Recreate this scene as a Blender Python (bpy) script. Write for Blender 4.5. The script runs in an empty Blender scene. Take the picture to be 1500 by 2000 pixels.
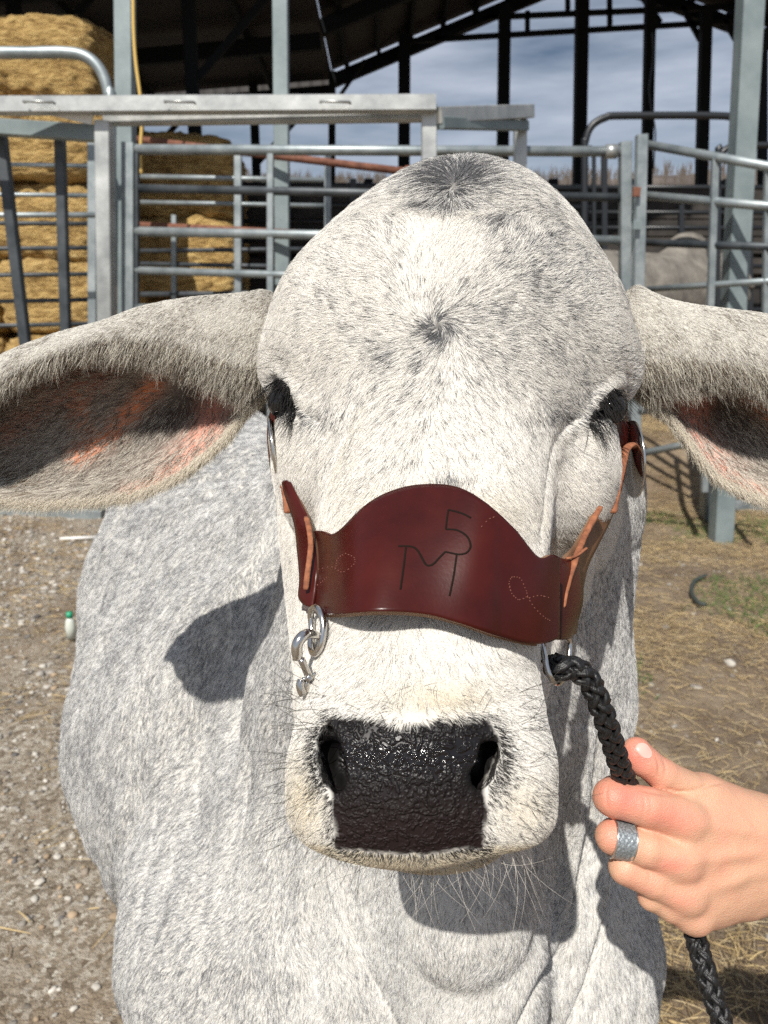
import bpy, math
import numpy as np
from mathutils import Vector, Matrix
rng = np.random.default_rng(7)
R = math.radians
scene = bpy.context.scene
# ------------------------------------------------------------------ camera
PITCH = R(13.5); CAM = np.array([0.0, 0.0, 1.25]); FPX = 1500.0
cp, sp = math.cos(PITCH), math.sin(PITCH)
AX = np.array([[1, 0, 0], [0, sp, cp], [0, cp, -sp]])      # rows: right, up, forward in world axes
cam_data = bpy.data.cameras.new("camera")
cam = bpy.data.objects.new("camera", cam_data)
scene.collection.objects.link(cam)
cam.location = CAM; cam.rotation_euler = (R(90) - PITCH, 0, 0)
cam_data.sensor_fit = 'VERTICAL'; cam_data.sensor_height = 36.0; cam_data.lens = 27.0
cam_data.clip_start = 0.02; cam_data.clip_end = 3000
cam_data.dof.use_dof = True; cam_data.dof.focus_distance = 0.47; cam_data.dof.aperture_fstop = 13.0
scene.camera = cam
# ------------------------------------------------------------------ sky, sun, exposure
SUN_TRAVEL = Vector((0.215, 0.62, -0.70)).normalized()       # direction sunlight travels
sun_el = math.asin(-SUN_TRAVEL.z); sun_az = math.atan2(-SUN_TRAVEL.x, -SUN_TRAVEL.y)
world = bpy.data.worlds.new("World"); scene.world = world; world.use_nodes = True
nt = world.node_tree; nt.nodes.clear()
out = nt.nodes.new('ShaderNodeOutputWorld'); bg = nt.nodes.new('ShaderNodeBackground')
sky = nt.nodes.new('ShaderNodeTexSky'); sky.sky_type = 'NISHITA'; sky.sun_disc = False
sky.sun_elevation = sun_el; sky.sun_rotation = sun_az; sky.air_density = 1.0; sky.dust_density = 0.6; sky.ozone_density = 1.0
tc = nt.nodes.new('ShaderNodeTexCoord'); mp = nt.nodes.new('ShaderNodeMapping'); mp.inputs['Scale'].default_value = (1.6, 1.6, 9.0)
nz = nt.nodes.new('ShaderNodeTexNoise'); nz.inputs['Scale'].default_value = 2.2; nz.inputs['Detail'].default_value = 7; nz.inputs['Roughness'].default_value = 0.58
cr = nt.nodes.new('ShaderNodeValToRGB'); cr.color_ramp.elements[0].position = 0.22; cr.color_ramp.elements[1].position = 0.64
cr.color_ramp.elements[0].color = (0, 0, 0, 1); cr.color_ramp.elements[1].color = (1, 1, 1, 1)
ml = nt.nodes.new('ShaderNodeMath'); ml.operation = 'MULTIPLY'; ml.inputs[1].default_value = 0.75
mx = nt.nodes.new('ShaderNodeMix'); mx.data_type = 'RGBA'; mx.inputs['B'].default_value = (11.5, 12.6, 14.8, 1)
nt.links.new(tc.outputs['Generated'], mp.inputs['Vector']); nt.links.new(mp.outputs[0], nz.inputs['Vector'])
nt.links.new(nz.outputs['Fac'], cr.inputs[0]); nt.links.new(cr.outputs[0], ml.inputs[0]); nt.links.new(ml.outputs[0], mx.inputs['Factor'])
nt.links.new(sky.outputs[0], mx.inputs['A']); nt.links.new(mx.outputs['Result'], bg.inputs['Color'])
bg.inputs['Strength'].default_value = 0.047
nt.links.new(bg.outputs[0], out.inputs['Surface'])
sl = bpy.data.lights.new("sun", 'SUN'); sl.energy = 5.0; sl.angle = R(0.55); sl.color = (1.0, 0.955, 0.88)
so = bpy.data.objects.new("sun", sl); scene.collection.objects.link(so)
so.rotation_euler = SUN_TRAVEL.to_track_quat('-Z', 'Y').to_euler(); so.location = (-3, -6, 8)
scene.view_settings.view_transform = 'Standard'; scene.view_settings.look = 'None'
scene.view_settings.exposure = 0.16; scene.view_settings.gamma = 1.0
scene.render.engine = 'CYCLES'; scene.cycles.max_bounces = 8; scene.cycles.diffuse_bounces = 6
scene.cycles.use_denoising = False
scene.cycles_curves.shape = 'RIBBONS'
FUR = 1.0        # coat density
# ------------------------------------------------------------------ helpers
def P(u, v, d):
    """pixel of the photograph + distance along the viewing axis -> camera-frame metres"""
    return np.array([(u - 750.0) / FPX * d, (1000.0 - v) / FPX * d, d])
def Wd(p):
    p = np.asarray(p, float); return p @ AX + CAM
def Cm(p):
    return (np.asarray(p, float) - CAM) @ AX.T
def WP(u, v, d): return Wd(P(u, v, d))
def WY(u, v, y):
    """point on the pixel's ray at world distance y"""
    r = P(u, v, 1.0) @ AX; return CAM + r * (y / r[1])
def WG(u, v, z=0.0):
    r = P(u, v, 1.0) @ AX; return CAM + r * ((z - CAM[2]) / r[2])
def setp(o, label=None, cat=None, group=None, kind=None):
    if label: o['label'] = label
    if cat: o['category'] = cat
    if group: o['group'] = group
    if kind: o['kind'] = kind
    return o
def mesh_obj(name, verts, faces, mat=None, parent=None, smooth=True, edges=None):
    me = bpy.data.meshes.new(name)
    verts = np.asarray(verts, np.float32).reshape(-1, 3)
    if isinstance(faces, np.ndarray) and faces.ndim == 2:
        n = faces.shape[1]
        me.vertices.add(len(verts)); me.vertices.foreach_set('co', verts.ravel())
        me.loops.add(faces.size); me.loops.foreach_set('vertex_index', faces.astype(np.int32).ravel())
        me.polygons.add(len(faces)); me.polygons.foreach_set('loop_start', np.arange(0, faces.size, n, dtype=np.int32))
        me.update(calc_edges=True); me.validate()
    else:
        me.from_pydata([tuple(map(float, x)) for x in verts], edges or [], [tuple(int(i) for i in f) for f in faces]); me.update()
    if smooth and len(me.polygons):
        me.polygons.foreach_set('use_smooth', np.ones(len(me.polygons), bool))
    ob = bpy.data.objects.new(name, me); scene.collection.objects.link(ob)
    if mat:
        for m in (mat if isinstance(mat, (list, tuple)) else [mat]): me.materials.append(m)
    if parent: ob.parent = parent
    return ob
def empty(name, loc=(0, 0, 0), parent=None):
    o = bpy.data.objects.new(name, None); scene.collection.objects.link(o)
    o.location = loc; o.empty_display_size = 0.1
    if parent: o.parent = parent
    return o
class MB:
    """collects verts/faces for one mesh"""
    def __init__(s): s.v = []; s.f = []; s.n = 0
    def add(s, v, f):
        v = np.asarray(v, float); s.v.append(v); s.f += [tuple(i + s.n for i in q) for q in f]; s.n += len(v); return s
    def tube(s, path, r, n=12, caps=True, closed=False, flat=None):
        path = np.asarray(path, float); m = len(path)
        rr = np.broadcast_to(np.asarray(r, float), (m,))
        if closed: tg = np.roll(path, -1, 0) - np.roll(path, 1, 0)
        else: tg = np.gradient(path, axis=0)
        tg /= np.linalg.norm(tg, axis=1)[:, None] + 1e-12
        a = np.array([0, 0, 1.0]) if abs(tg[0][2]) < 0.9 else np.array([1.0, 0, 0])
        nx = np.cross(a, tg[0]); nx /= np.linalg.norm(nx); V = []
        for i in range(m):
            nx = nx - tg[i] * np.dot(nx, tg[i]); nx /= np.linalg.norm(nx) + 1e-12
            by = np.cross(tg[i], nx)
            for k in range(n):
                t = 2 * math.pi * k / n
                V.append(path[i] + rr[i] * (math.cos(t) * nx + math.sin(t) * by * (flat or 1.0)))
        F = []
        for i in range(m if closed else m - 1):
            j = (i + 1) % m
            for k in range(n):
                F.append((i * n + k, i * n + (k + 1) % n, j * n + (k + 1) % n, j * n + k))
        if caps and not closed:
            F.append(tuple(range(n - 1, -1, -1))); F.append(tuple((m - 1) * n + k for k in range(n)))
        return s.add(V, F)
    def beam(s, a, b, w, h, up=(0, 0, 1), bev=0.0):
        """rectangular tube from a to b; w across, h along up"""
        a = np.asarray(a, float); b = np.asarray(b, float); t = b - a; t /= np.linalg.norm(t)
        up = np.asarray(up, float); x = np.cross(t, up)
        if np.linalg.norm(x) < 1e-3: x = np.cross(t, np.array([0, 1.0, 0]))
        x /= np.linalg.norm(x); y = np.cross(x, t)
        c = bev or min(w, h) * 0.12
        prof = [(-w/2+c, -h/2), (w/2-c, -h/2), (w/2, -h/2+c), (w/2, h/2-c), (w/2-c, h/2), (-w/2+c, h/2), (-w/2, h/2-c), (-w/2, -h/2+c)]
        V = [a + x * p + y * q for p, q in prof] + [b + x * p + y * q for p, q in prof]
        F = [(k, (k + 1) % 8, 8 + (k + 1) % 8, 8 + k) for k in range(8)] + [tuple(range(7, -1, -1)), tuple(range(8, 16))]
        return s.add(V, F)
    def build(s, name, mat, parent=None, smooth=False):
        o = mesh_obj(name, np.concatenate(s.v), s.f, mat, parent, smooth)
        return o
def spline(pts, n=60, closed=False):
    pts = np.asarray(pts, float); m = len(pts)
    if closed: q = np.vstack([pts[-1], pts, pts[0], pts[1]]); segs = m
    else: q = np.vstack([2 * pts[0] - pts[1], pts, 2 * pts[-1] - pts[-2]]); segs = m - 1
    t = np.linspace(0, segs, n, endpoint=not closed); i = np.minimum(t.astype(int), segs - 1); f = (t - i)[:, None]
    p0, p1, p2, p3 = q[i], q[i + 1], q[i + 2], q[i + 3]
    return 0.5 * (2 * p1 + (p2 - p0) * f + (2 * p0 - 5 * p1 + 4 * p2 - p3) * f ** 2 + (3 * p1 - p0 - 3 * p2 + p3) * f ** 3)
# value noise (numpy)
_perm = np.random.default_rng(3).random((64, 64, 64)).astype(np.float32)
def vnoise(p, s):
    q = np.asarray(p) * s; i = np.floor(q).astype(int); f = q - i; f = f * f * (3 - 2 * f); o = 0
    for a in (0, 1):
        for b in (0, 1):
            for c in (0, 1):
                w = (f[:, 0] if a else 1 - f[:, 0]) * (f[:, 1] if b else 1 - f[:, 1]) * (f[:, 2] if c else 1 - f[:, 2])
                o = o + w * _perm[(i[:, 0] + a) % 64, (i[:, 1] + b) % 64, (i[:, 2] + c) % 64]
    return o
def fbm(p, s, n=4): return sum(vnoise(p + 7.3 * k, s * 2 ** k) / 2 ** k for k in range(n)) / sum(1 / 2 ** k for k in range(n))
def sstep(a, b, x):
    t = np.clip((x - a) / (b - a), 0, 1); return t * t * (3 - 2 * t)
# ---- implicit surfaces on a rectilinear grid -------------------------------------------------
class Field:
    def __init__(s, xs, ys, zs):
        s.ax = [np.asarray(a, np.float32) for a in (xs, ys, zs)]
        s.f = np.full((len(xs), len(ys), len(zs)), 1.0, np.float32)
    def _sl(s, lo, hi):
        sl = []
        for a, l, h in zip(s.ax, lo, hi):
            i = max(0, int(np.searchsorted(a, l)) - 1); j = min(len(a), int(np.searchsorted(a, h)) + 1)
            if j - i < 1: return None
            sl.append(slice(i, j))
        return tuple(sl)
    def _apply(s, sl, d, k, op):
        f = s.f[sl]
        if op == 'sub':
            h = np.clip(0.5 - 0.5 * (f + d) / k, 0, 1); s.f[sl] = f * (1 - h) - d * h + k * h * (1 - h)
        elif op == 'add':
            h = np.clip(0.5 + 0.5 * (f - d) / k, 0, 1); s.f[sl] = f * (1 - h) + d * h - k * h * (1 - h)
    def ell(s, c, r, k=0.02, rot=None, op='add', m=0.03):
        c = np.asarray(c); r = np.asarray(r, float); R_ = max(r) if rot is not None else r
        sl = s._sl(c - R_ - k - m, c + R_ + k + m)
        if sl is None: return s
        X, Y, Z = [a[q] - cc for a, q, cc in zip(s.ax, sl, c)]
        X = X[:, None, None]; Y = Y[None, :, None]; Z = Z[None, None, :]
        if rot is not None:
            M = np.array(Matrix.Rotation(rot[2], 3, 'Z') @ Matrix.Rotation(rot[1], 3, 'Y') @ Matrix.Rotation(rot[0], 3, 'X')).T
            X, Y, Z = [M[i, 0] * X + M[i, 1] * Y + M[i, 2] * Z for i in range(3)]
        k0 = np.sqrt((X / r[0]) ** 2 + (Y / r[1]) ** 2 + (Z / r[2]) ** 2)
        k1 = np.sqrt((X / r[0] ** 2) ** 2 + (Y / r[1] ** 2) ** 2 + (Z / r[2] ** 2) ** 2) + 1e-9
        s._apply(sl, (k0 * (k0 - 1) / k1).astype(np.float32), k, op); return s
    def cone(s, a, b, ra, rb, k=0.02, op='add', flat=None, m=0.03):
        a = np.asarray(a, float); b = np.asarray(b, float); R_ = max(ra, rb)
        sl = s._sl(np.minimum(a, b) - R_ - k - m, np.maximum(a, b) + R_ + k + m)
        if sl is None: return s
        X, Y, Z = [q[w] - cc for q, w, cc in zip(s.ax, sl, a)]
        X = X[:, None, None]; Y = Y[None, :, None]; Z = Z[None, None, :]
        t = b - a; h = np.clip((X * t[0] + Y * t[1] + Z * t[2]) / (t @ t), 0, 1)
        d = np.sqrt((X - h * t[0]) ** 2 + (Y - h * t[1]) ** 2 + (Z - h * t[2]) ** 2) - (ra + (rb - ra) * h)
        s._apply(sl, d.astype(np.float32), k, op); return s
    def box(s, c, half, rad, k=0.02, rot=None, op='add', m=0.03):
        c = np.asarray(c, float); half = np.asarray(half, float); R_ = np.full(3, np.linalg.norm(half) + rad)
        sl = s._sl(c - R_ - k - m, c + R_ + k + m)
        X, Y, Z = [a[q] - cc for a, q, cc in zip(s.ax, sl, c)]
        X = X[:, None, None]; Y = Y[None, :, None]; Z = Z[None, None, :]
        if rot is not None:
            M = np.array(Matrix.Rotation(rot[2], 3, 'Z') @ Matrix.Rotation(rot[1], 3, 'Y') @ Matrix.Rotation(rot[0], 3, 'X')).T
            X, Y, Z = [M[i, 0] * X + M[i, 1] * Y + M[i, 2] * Z for i in range(3)]
        qx, qy, qz = abs(X) - half[0], abs(Y) - half[1], abs(Z) - half[2]
        d = np.sqrt(np.maximum(qx, 0) ** 2 + np.maximum(qy, 0) ** 2 + np.maximum(qz, 0) ** 2) + np.minimum(np.maximum(qx, np.maximum(qy, qz)), 0) - rad
        s._apply(sl, d.astype(np.float32), k, op); return s
    def chain(s, pts, rads, k=0.01, op='add'):
        for i in range(len(pts) - 1): s.cone(pts[i], pts[i + 1], rads[i], rads[i + 1], k if i == 0 else 0.0015, op)
        return s
    def mesh(s):
        f = s.f; ins = f < 0; nx, ny, nz_ = f.shape
        cnt = np.zeros((nx - 1, ny - 1, nz_ - 1), np.int8)
        for a in (0, 1):
            for b in (0, 1):
                for c in (0, 1): cnt += ins[a:nx - 1 + a, b:ny - 1 + b, c:nz_ - 1 + c]
        I, J, K = np.nonzero((cnt > 0) & (cnt < 8)); N = len(I)
        idx = np.full(cnt.shape, -1, np.int32); idx[I, J, K] = np.arange(N)
        acc = np.zeros((N, 3)); n = np.zeros(N)
        C = [(a, b, c) for a in (0, 1) for b in (0, 1) for c in (0, 1)]
        for p in C:
            for q in C:
                if sum(q) == sum(p) + 1 and sum(abs(np.subtract(p, q))) == 1:
                    fp = f[I + p[0], J + p[1], K + p[2]]; fq = f[I + q[0], J + q[1], K + q[2]]
                    m = (fp < 0) != (fq < 0); t = np.where(m, fp / np.where(m, fp - fq, 1), 0)
                    for ax_, (G, A) in enumerate(zip((I, J, K), s.ax)):
                        pp = A[G + p[ax_]]; qq = A[G + q[ax_]]
                        acc[:, ax_] += np.where(m, pp + t * (qq - pp), 0)
                    n += m
        V = acc / n[:, None]; F = []
        for ax_ in range(3):
            sh = [slice(1, -1)] * 3; sh[ax_] = slice(0, -1); sh2 = list(sh); sh2[ax_] = slice(1, None)
            A = ins[tuple(sh)]; B = ins[tuple(sh2)]; D = np.nonzero(A != B)
            g = [D[0] + 1, D[1] + 1, D[2] + 1]; g[ax_] = D[ax_]
            o = [(1, 2), (2, 0), (0, 1)][ax_]; q = []
            for da, db in ((-1, -1), (0, -1), (0, 0), (-1, 0)):
                h = [g[0].copy(), g[1].copy(), g[2].copy()]; h[o[0]] = h[o[0]] + da; h[o[1]] = h[o[1]] + db
                q.append(idx[h[0], h[1], h[2]])
            q = np.stack(q, 1); fl = ~A[D]; q[fl] = q[fl][:, ::-1]; F.append(q)
        return V, np.concatenate(F)
def smooth_mesh(V, F, it=2, lam=0.5, mask=None):
    e = np.concatenate([F[:, [0, 1]], F[:, [1, 2]], F[:, [2, 3]], F[:, [3, 0]]]); e = np.concatenate([e, e[:, ::-1]])
    cnt = np.bincount(e[:, 0], minlength=len(V))[:, None]
    for _ in range(it):
        a = np.stack([np.bincount(e[:, 0], V[e[:, 1], i], minlength=len(V)) for i in range(3)], 1) / np.maximum(cnt, 1)
        V = V + (a - V) * lam
    return V
def vnormals(V, F):
    n = np.cross(V[F[:, 2]] - V[F[:, 0]], V[F[:, 3]] - V[F[:, 1]]) if F.shape[1] == 4 else np.cross(V[F[:, 1]] - V[F[:, 0]], V[F[:, 2]] - V[F[:, 0]])
    N = np.zeros_like(V)
    for k in range(F.shape[1]): 
        for i in range(3): N[:, i] += np.bincount(F[:, k], n[:, i], minlength=len(V))
    return N / (np.linalg.norm(N, axis=1)[:, None] + 1e-12)
def graded(parts):
    """[(start, end, step), ...] -> one increasing axis"""
    a = []
    for s0, s1, st in parts: a += list(np.arange(s0, s1 - st * 0.5, st))
    a.append(parts[-1][1]); return np.array(a)
# ---- materials -------------------------------------------------------------------------------
def mat(name, col=(0.5, 0.5, 0.5), rough=0.6, metal=0.0, spec=0.5):
    m = bpy.data.materials.new(name); m.use_nodes = True; b = m.node_tree.nodes['Principled BSDF']
    b.inputs['Base Color'].default_value = (*col, 1); b.inputs['Roughness'].default_value = rough
    b.inputs['Metallic'].default_value = metal; b.inputs['Specular IOR Level'].default_value = spec
    return m
def nd(m, t, **kw):
    n = m.node_tree.nodes.new(t)
    for k, v in kw.items():
        if k in n.inputs: n.inputs[k].default_value = v
        else: setattr(n, k, v)
    return n
def ln(m, a, b): m.node_tree.links.new(a, b)
def bsdf(m): return m.node_tree.nodes['Principled BSDF']
def tex_mix(m, scale, c1, c2, lo=0.35, hi=0.65, detail=6, bump=0.0, bscale=None, coord='Object', rough=None, stretch=None, dist=0.01):
    """noise-driven two-colour surface with bump"""
    b = bsdf(m); t = nd(m, 'ShaderNodeTexCoord'); mpn = nd(m, 'ShaderNodeMapping'); ln(m, t.outputs[coord], mpn.inputs[0])
    if stretch: mpn.inputs['Scale'].default_value = stretch
    n = nd(m, 'ShaderNodeTexNoise', Scale=scale, Detail=detail, Roughness=0.6); ln(m, mpn.outputs[0], n.inputs['Vector'])
    r = nd(m, 'ShaderNodeValToRGB'); r.color_ramp.elements[0].position = lo; r.color_ramp.elements[1].position = hi
    r.color_ramp.elements[0].color = (*c1, 1); r.color_ramp.elements[1].color = (*c2, 1)
    ln(m, n.outputs['Fac'], r.inputs[0]); ln(m, r.outputs[0], b.inputs['Base Color'])
    if rough:
        mr = nd(m, 'ShaderNodeMapRange'); mr.inputs['To Min'].default_value = rough[0]; mr.inputs['To Max'].default_value = rough[1]
        ln(m, n.outputs['Fac'], mr.inputs['Value']); ln(m, mr.outputs[0], b.inputs['Roughness'])
    if bump:
        n2 = nd(m, 'ShaderNodeTexNoise', Scale=bscale or scale * 3, Detail=6); ln(m, mpn.outputs[0], n2.inputs['Vector'])
        bp = nd(m, 'ShaderNodeBump', Strength=bump, Distance=dist); ln(m, n2.outputs['Fac'], bp.inputs['Height']); ln(m, bp.outputs[0], b.inputs['Normal'])
    return r
def attr_color(me, name, arr, dom='POINT'):
    a = me.attributes.new(name, 'FLOAT_COLOR', dom); c = np.ones((len(arr), 4), np.float32); c[:, :3] = arr; a.data.foreach_set('color', c.ravel())
def attr_float(me, name, arr, dom='POINT'):
    a = me.attributes.new(name, 'FLOAT', dom); a.data.foreach_set('value', np.asarray(arr, np.float32))
# ------------------------------------------------------------------ ground, hillside
M_ground = mat('dirt_ground', (.2, .15, .1), .95)
b = bsdf(M_ground); t = nd(M_ground, 'ShaderNodeTexCoord')
def noise(m, sc, det=6, vec=None, rough=.6):
    n = nd(m, 'ShaderNodeTexNoise', Scale=sc, Detail=det, Roughness=rough); ln(m, vec or t.outputs['Object'], n.inputs['Vector']); return n
def ramp(m, src, stops):
    r = nd(m, 'ShaderNodeValToRGB'); e = r.color_ramp.elements
    while len(e) < len(stops): e.new(.5)
    for k, (p_, c_) in enumerate(stops): e[k].position = p_; e[k].color = (*c_, 1)
    ln(m, src, r.inputs[0]); return r
def mixc(m, fac, a, c):
    x = nd(m, 'ShaderNodeMix', data_type='RGBA'); ln(m, fac, x.inputs['Factor']); ln(m, a, x.inputs['A']); ln(m, c, x.inputs['B']); return x
dirt = ramp(M_ground, noise(M_ground, 3.0).outputs['Fac'], [(.30, (.115, .076, .045)), (.52, (.215, .155, .098)), (.70, (.33, .255, .175))])
vor = nd(M_ground, 'ShaderNodeTexVoronoi', Scale=85.0); ln(M_ground, t.outputs['Object'], vor.inputs['Vector'])
peb = ramp(M_ground, vor.outputs['Color'], [(.1, (.15, .115, .08)), (.45, (.33, .275, .205)), (.75, (.46, .41, .34)), (.95, (.60, .56, .48))])
sx_ = nd(M_ground, 'ShaderNodeSeparateXYZ'); ln(M_ground, t.outputs['Object'], sx_.inputs[0])
mrr = nd(M_ground, 'ShaderNodeMapRange'); mrr.inputs['From Min'].default_value = .35; mrr.inputs['From Max'].default_value = -.3; mrr.inputs['To Min'].default_value = .12; mrr.inputs['To Max'].default_value = .9; ln(M_ground, sx_.outputs['X'], mrr.inputs['Value'])
pm = nd(M_ground, 'ShaderNodeMath', operation='MULTIPLY'); pr = ramp(M_ground, noise(M_ground, 1.6, 4).outputs['Fac'], [(.38, (0, 0, 0)), (.55, (1, 1, 1))]); ln(M_ground, pr.outputs[0], pm.inputs[0]); ln(M_ground, mrr.outputs[0], pm.inputs[1])
g1 = mixc(M_ground, pm.outputs[0], dirt.outputs[0], peb.outputs[0]); ln(M_ground, g1.outputs['Result'], b.inputs['Base Color'])
hb_ = nd(M_ground, 'ShaderNodeMath', operation='ADD'); ln(M_ground, noise(M_ground, 60, 5).outputs['Fac'], hb_.inputs[0]); ln(M_ground, noise(M_ground, 180, 4).outputs['Fac'], hb_.inputs[1])
bp = nd(M_ground, 'ShaderNodeBump', Strength=.9, Distance=.012); ln(M_ground, hb_.outputs[0], bp.inputs['Height']); ln(M_ground, bp.outputs[0], b.inputs['Normal'])
def gh(p_):
    q_ = np.array(p_, float); q_[:, 2] = 0; x_, y_ = q_[:, 0], q_[:, 1]
    return (fbm(q_ + 50, 1.3, 4) - .5) * .05 + (fbm(q_ + 50, 9, 3) - .5) * .018 - .01 + .42 * sstep(1.3, 2.1, x_) * (1 - sstep(4.6, 6, x_)) * sstep(5.3, 6.4, y_) * (1 - sstep(8.2, 9.2, y_))
gx = graded([(-400, -6, 20), (-6, 6, .08), (6, 400, 20)]); gy = graded([(-60, -1, 8), (-1, 12, .08), (12, 60, 4), (60, 500, 20)])
X, Y = np.meshgrid(gx, gy, indexing='ij'); pp = np.stack([X.ravel(), Y.ravel(), 0 * X.ravel()], 1)
near_ = ((abs(X) < 7) & (Y < 13)).ravel(); pp[:, 2] = gh(pp) * near_ - .01 * ~near_; nyy = len(gy); i, j = np.meshgrid(np.arange(len(gx) - 1), np.arange(nyy - 1), indexing='ij'); q = (i * nyy + j).ravel()
ground = mesh_obj('ground', pp, np.stack([q, q + nyy, q + nyy + 1, q + 1], 1), M_ground); setp(ground, kind='structure')
# wooded hillside beyond the yard
M_hill = mat('winter_hillside', (.12, .09, .06), 1.0); tex_mix(M_hill, .12, (.085, .068, .060), (.160, .130, .110), .35, .65, 8, .8, 1.5, dist=1.0)
hx_ = np.linspace(-260, 330, 120); hy_ = np.linspace(60, 260, 40); X, Y = np.meshgrid(hx_, hy_, indexing='ij'); q2 = np.stack([X.ravel(), Y.ravel(), 0 * X.ravel()], 1)
hz_ = sstep(60, 190, q2[:, 1]) * (30 + 8 * fbm(q2, .012, 3)) + (fbm(q2 + 9, .08, 4) - .5) * 3 * sstep(60, 120, q2[:, 1]); q2[:, 2] = hz_ - .4
i, j = np.meshgrid(np.arange(119), np.arange(39), indexing='ij'); q = (i * 40 + j).ravel()
hill = mesh_obj('hill', q2, np.stack([q, q + 40, q + 41, q + 1], 1), M_hill); setp(hill, kind='structure')
# bare winter woods on the hill: one far mass
M_twig = mat('grey_bark_far', (.13, .105, .085), 1.0)
n = 24000; ii = rng.integers(0, len(q2), n); base_ = q2[ii] + np.stack([rng.uniform(-2.5, 2.5, n), rng.uniform(-2.5, 2.5, n), np.zeros(n)], 1); base_ = base_[base_[:, 2] > 6]; n = len(base_)
V = []; H = rng.uniform(1.2, 3.6, n); pts = []; 
for k in range(3):
    lean = rng.normal(0, .22 if k else .06, (n, 2)); s = np.linspace(0, 1, 4)[None, :, None]
    top_ = np.stack([lean[:, 0] * H, lean[:, 1] * H, H * (1 if k == 0 else rng.uniform(.6, 1, n))], 1)[:, None, :]
    st_ = base_[:, None, :] + (np.array([0, 0, 1.0]) * (H * (.35 * (k > 0)))[:, None])[:, None, :]; pts.append(st_ + s * top_ * (1 if k == 0 else .6))
pts = np.concatenate(pts); cu = bpy.data.hair_curves.new('distant_woods'); cu.add_curves([4] * len(pts)); cu.attributes['position'].data.foreach_set('vector', pts.astype(np.float32).ravel())
ra = cu.attributes.new('radius', 'FLOAT', 'POINT'); ra.data.foreach_set('value', np.tile(np.array([.10, .07, .045, .015], np.float32), len(pts))); cu.materials.append(M_twig)
wo = bpy.data.objects.new('distant_woods', cu); scene.collection.objects.link(wo); setp(wo, 'leafless brown winter woods covering the far hillside under the sky', 'woods', kind='stuff')
# ------------------------------------------------------------------ metals of the yard
M_galv = mat('galvanised_steel', (.42, .46, .48), .42, .55); tex_mix(M_galv, 9, (.20, .235, .25), (.38, .42, .43), .3, .7, 6, .12, 60, rough=(.35, .6), dist=.002)
M_alu = mat('weathered_bright_steel', (.6, .61, .6), .38, .6); tex_mix(M_alu, 7, (.32, .335, .33), (.58, .59, .575), .3, .7, 7, .15, 50, rough=(.28, .55), dist=.002)
M_grey = mat('grey_paint_steel', (.24, .30, .31), .5, .2); tex_mix(M_grey, 5, (.15, .19, .20), (.26, .31, .315), .3, .7, 6, .1, 40, dist=.002)
M_dkst = mat('dark_steel', (.045, .055, .065), .5, .3); tex_mix(M_dkst, 8, (.03, .038, .045), (.09, .10, .11), .35, .7, 6, .1, 40, dist=.002)
M_rust = mat('rusty_pipe', (.16, .06, .035), .8); tex_mix(M_rust, 25, (.10, .035, .02), (.24, .10, .06), .3, .7, 6, .4, 80, dist=.003)
M_black = mat('black_frame_paint', (.010, .012, .014), .8, 0, .15); M_blackp = mat('black_pipe', (.015, .018, .022), .4)
M_hay = mat('hay', (.5, .34, .12), .9)
b = bsdf(M_hay); t = nd(M_hay, 'ShaderNodeTexCoord'); mp1 = nd(M_hay, 'ShaderNodeMapping'); mp1.inputs['Scale'].default_value = (7, 7, 30); ln(M_hay, t.outputs['Object'], mp1.inputs[0])
n1 = noise(M_hay, 1.6, 8, mp1.outputs[0], .7); r1 = ramp(M_hay, n1.outputs['Fac'], [(.30, (.12, .065, .020)), (.45, (.44, .275, .09)), (.60, (.70, .49, .19)), (.76, (.80, .64, .34))]); ln(M_hay, r1.outputs[0], b.inputs['Base Color'])
n2 = noise(M_hay, 26, 6); bp = nd(M_hay, 'ShaderNodeBump', Strength=1.0, Distance=.05); aa = nd(M_hay, 'ShaderNodeMath', operation='ADD'); ln(M_hay, n1.outputs['Fac'], aa.inputs[0]); ln(M_hay, n2.outputs['Fac'], aa.inputs[1]); ln(M_hay, aa.outputs[0], bp.inputs['Height']); ln(M_hay, bp.outputs[0], b.inputs['Normal'])
def px(w, y): return w / FPX * y * 1.0
def beamY(name, a, b_, w, y1, y2, mt, parent, h=None, rnd=False):
    """square or round tube between two photo points at world distances y1, y2; w in photo px"""
    A, B = WY(a[0], a[1], y1), WY(b_[0], b_[1], y2); m = MB(); ww = px(w, (y1 + y2) / 2)
    if rnd: m.tube([A, A * .5 + B * .5, B], ww / 2, 12)
    else: m.beam(A, B, px(h or w, (y1 + y2) / 2), ww, up=(0, -1, 0) if abs((B - A)[2]) > abs((B - A)[0]) else (0, 0, 1), bev=.004)
    return m.build(name, mt, parent, rnd)
def postY(name, u, v0, v1, w, y, mt, parent, rnd=False, u2=None):
    return beamY(name, (u, v0), (u2 if u2 is not None else u, v1), w, y, y, mt, parent, rnd=rnd)
def toground(u, v, y):
    """photo v where the post at this u and distance meets the ground"""
    d = FPX * math.tan(PITCH - math.atan2(CAM[2] + .02, y)); return 1000 - d
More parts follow.
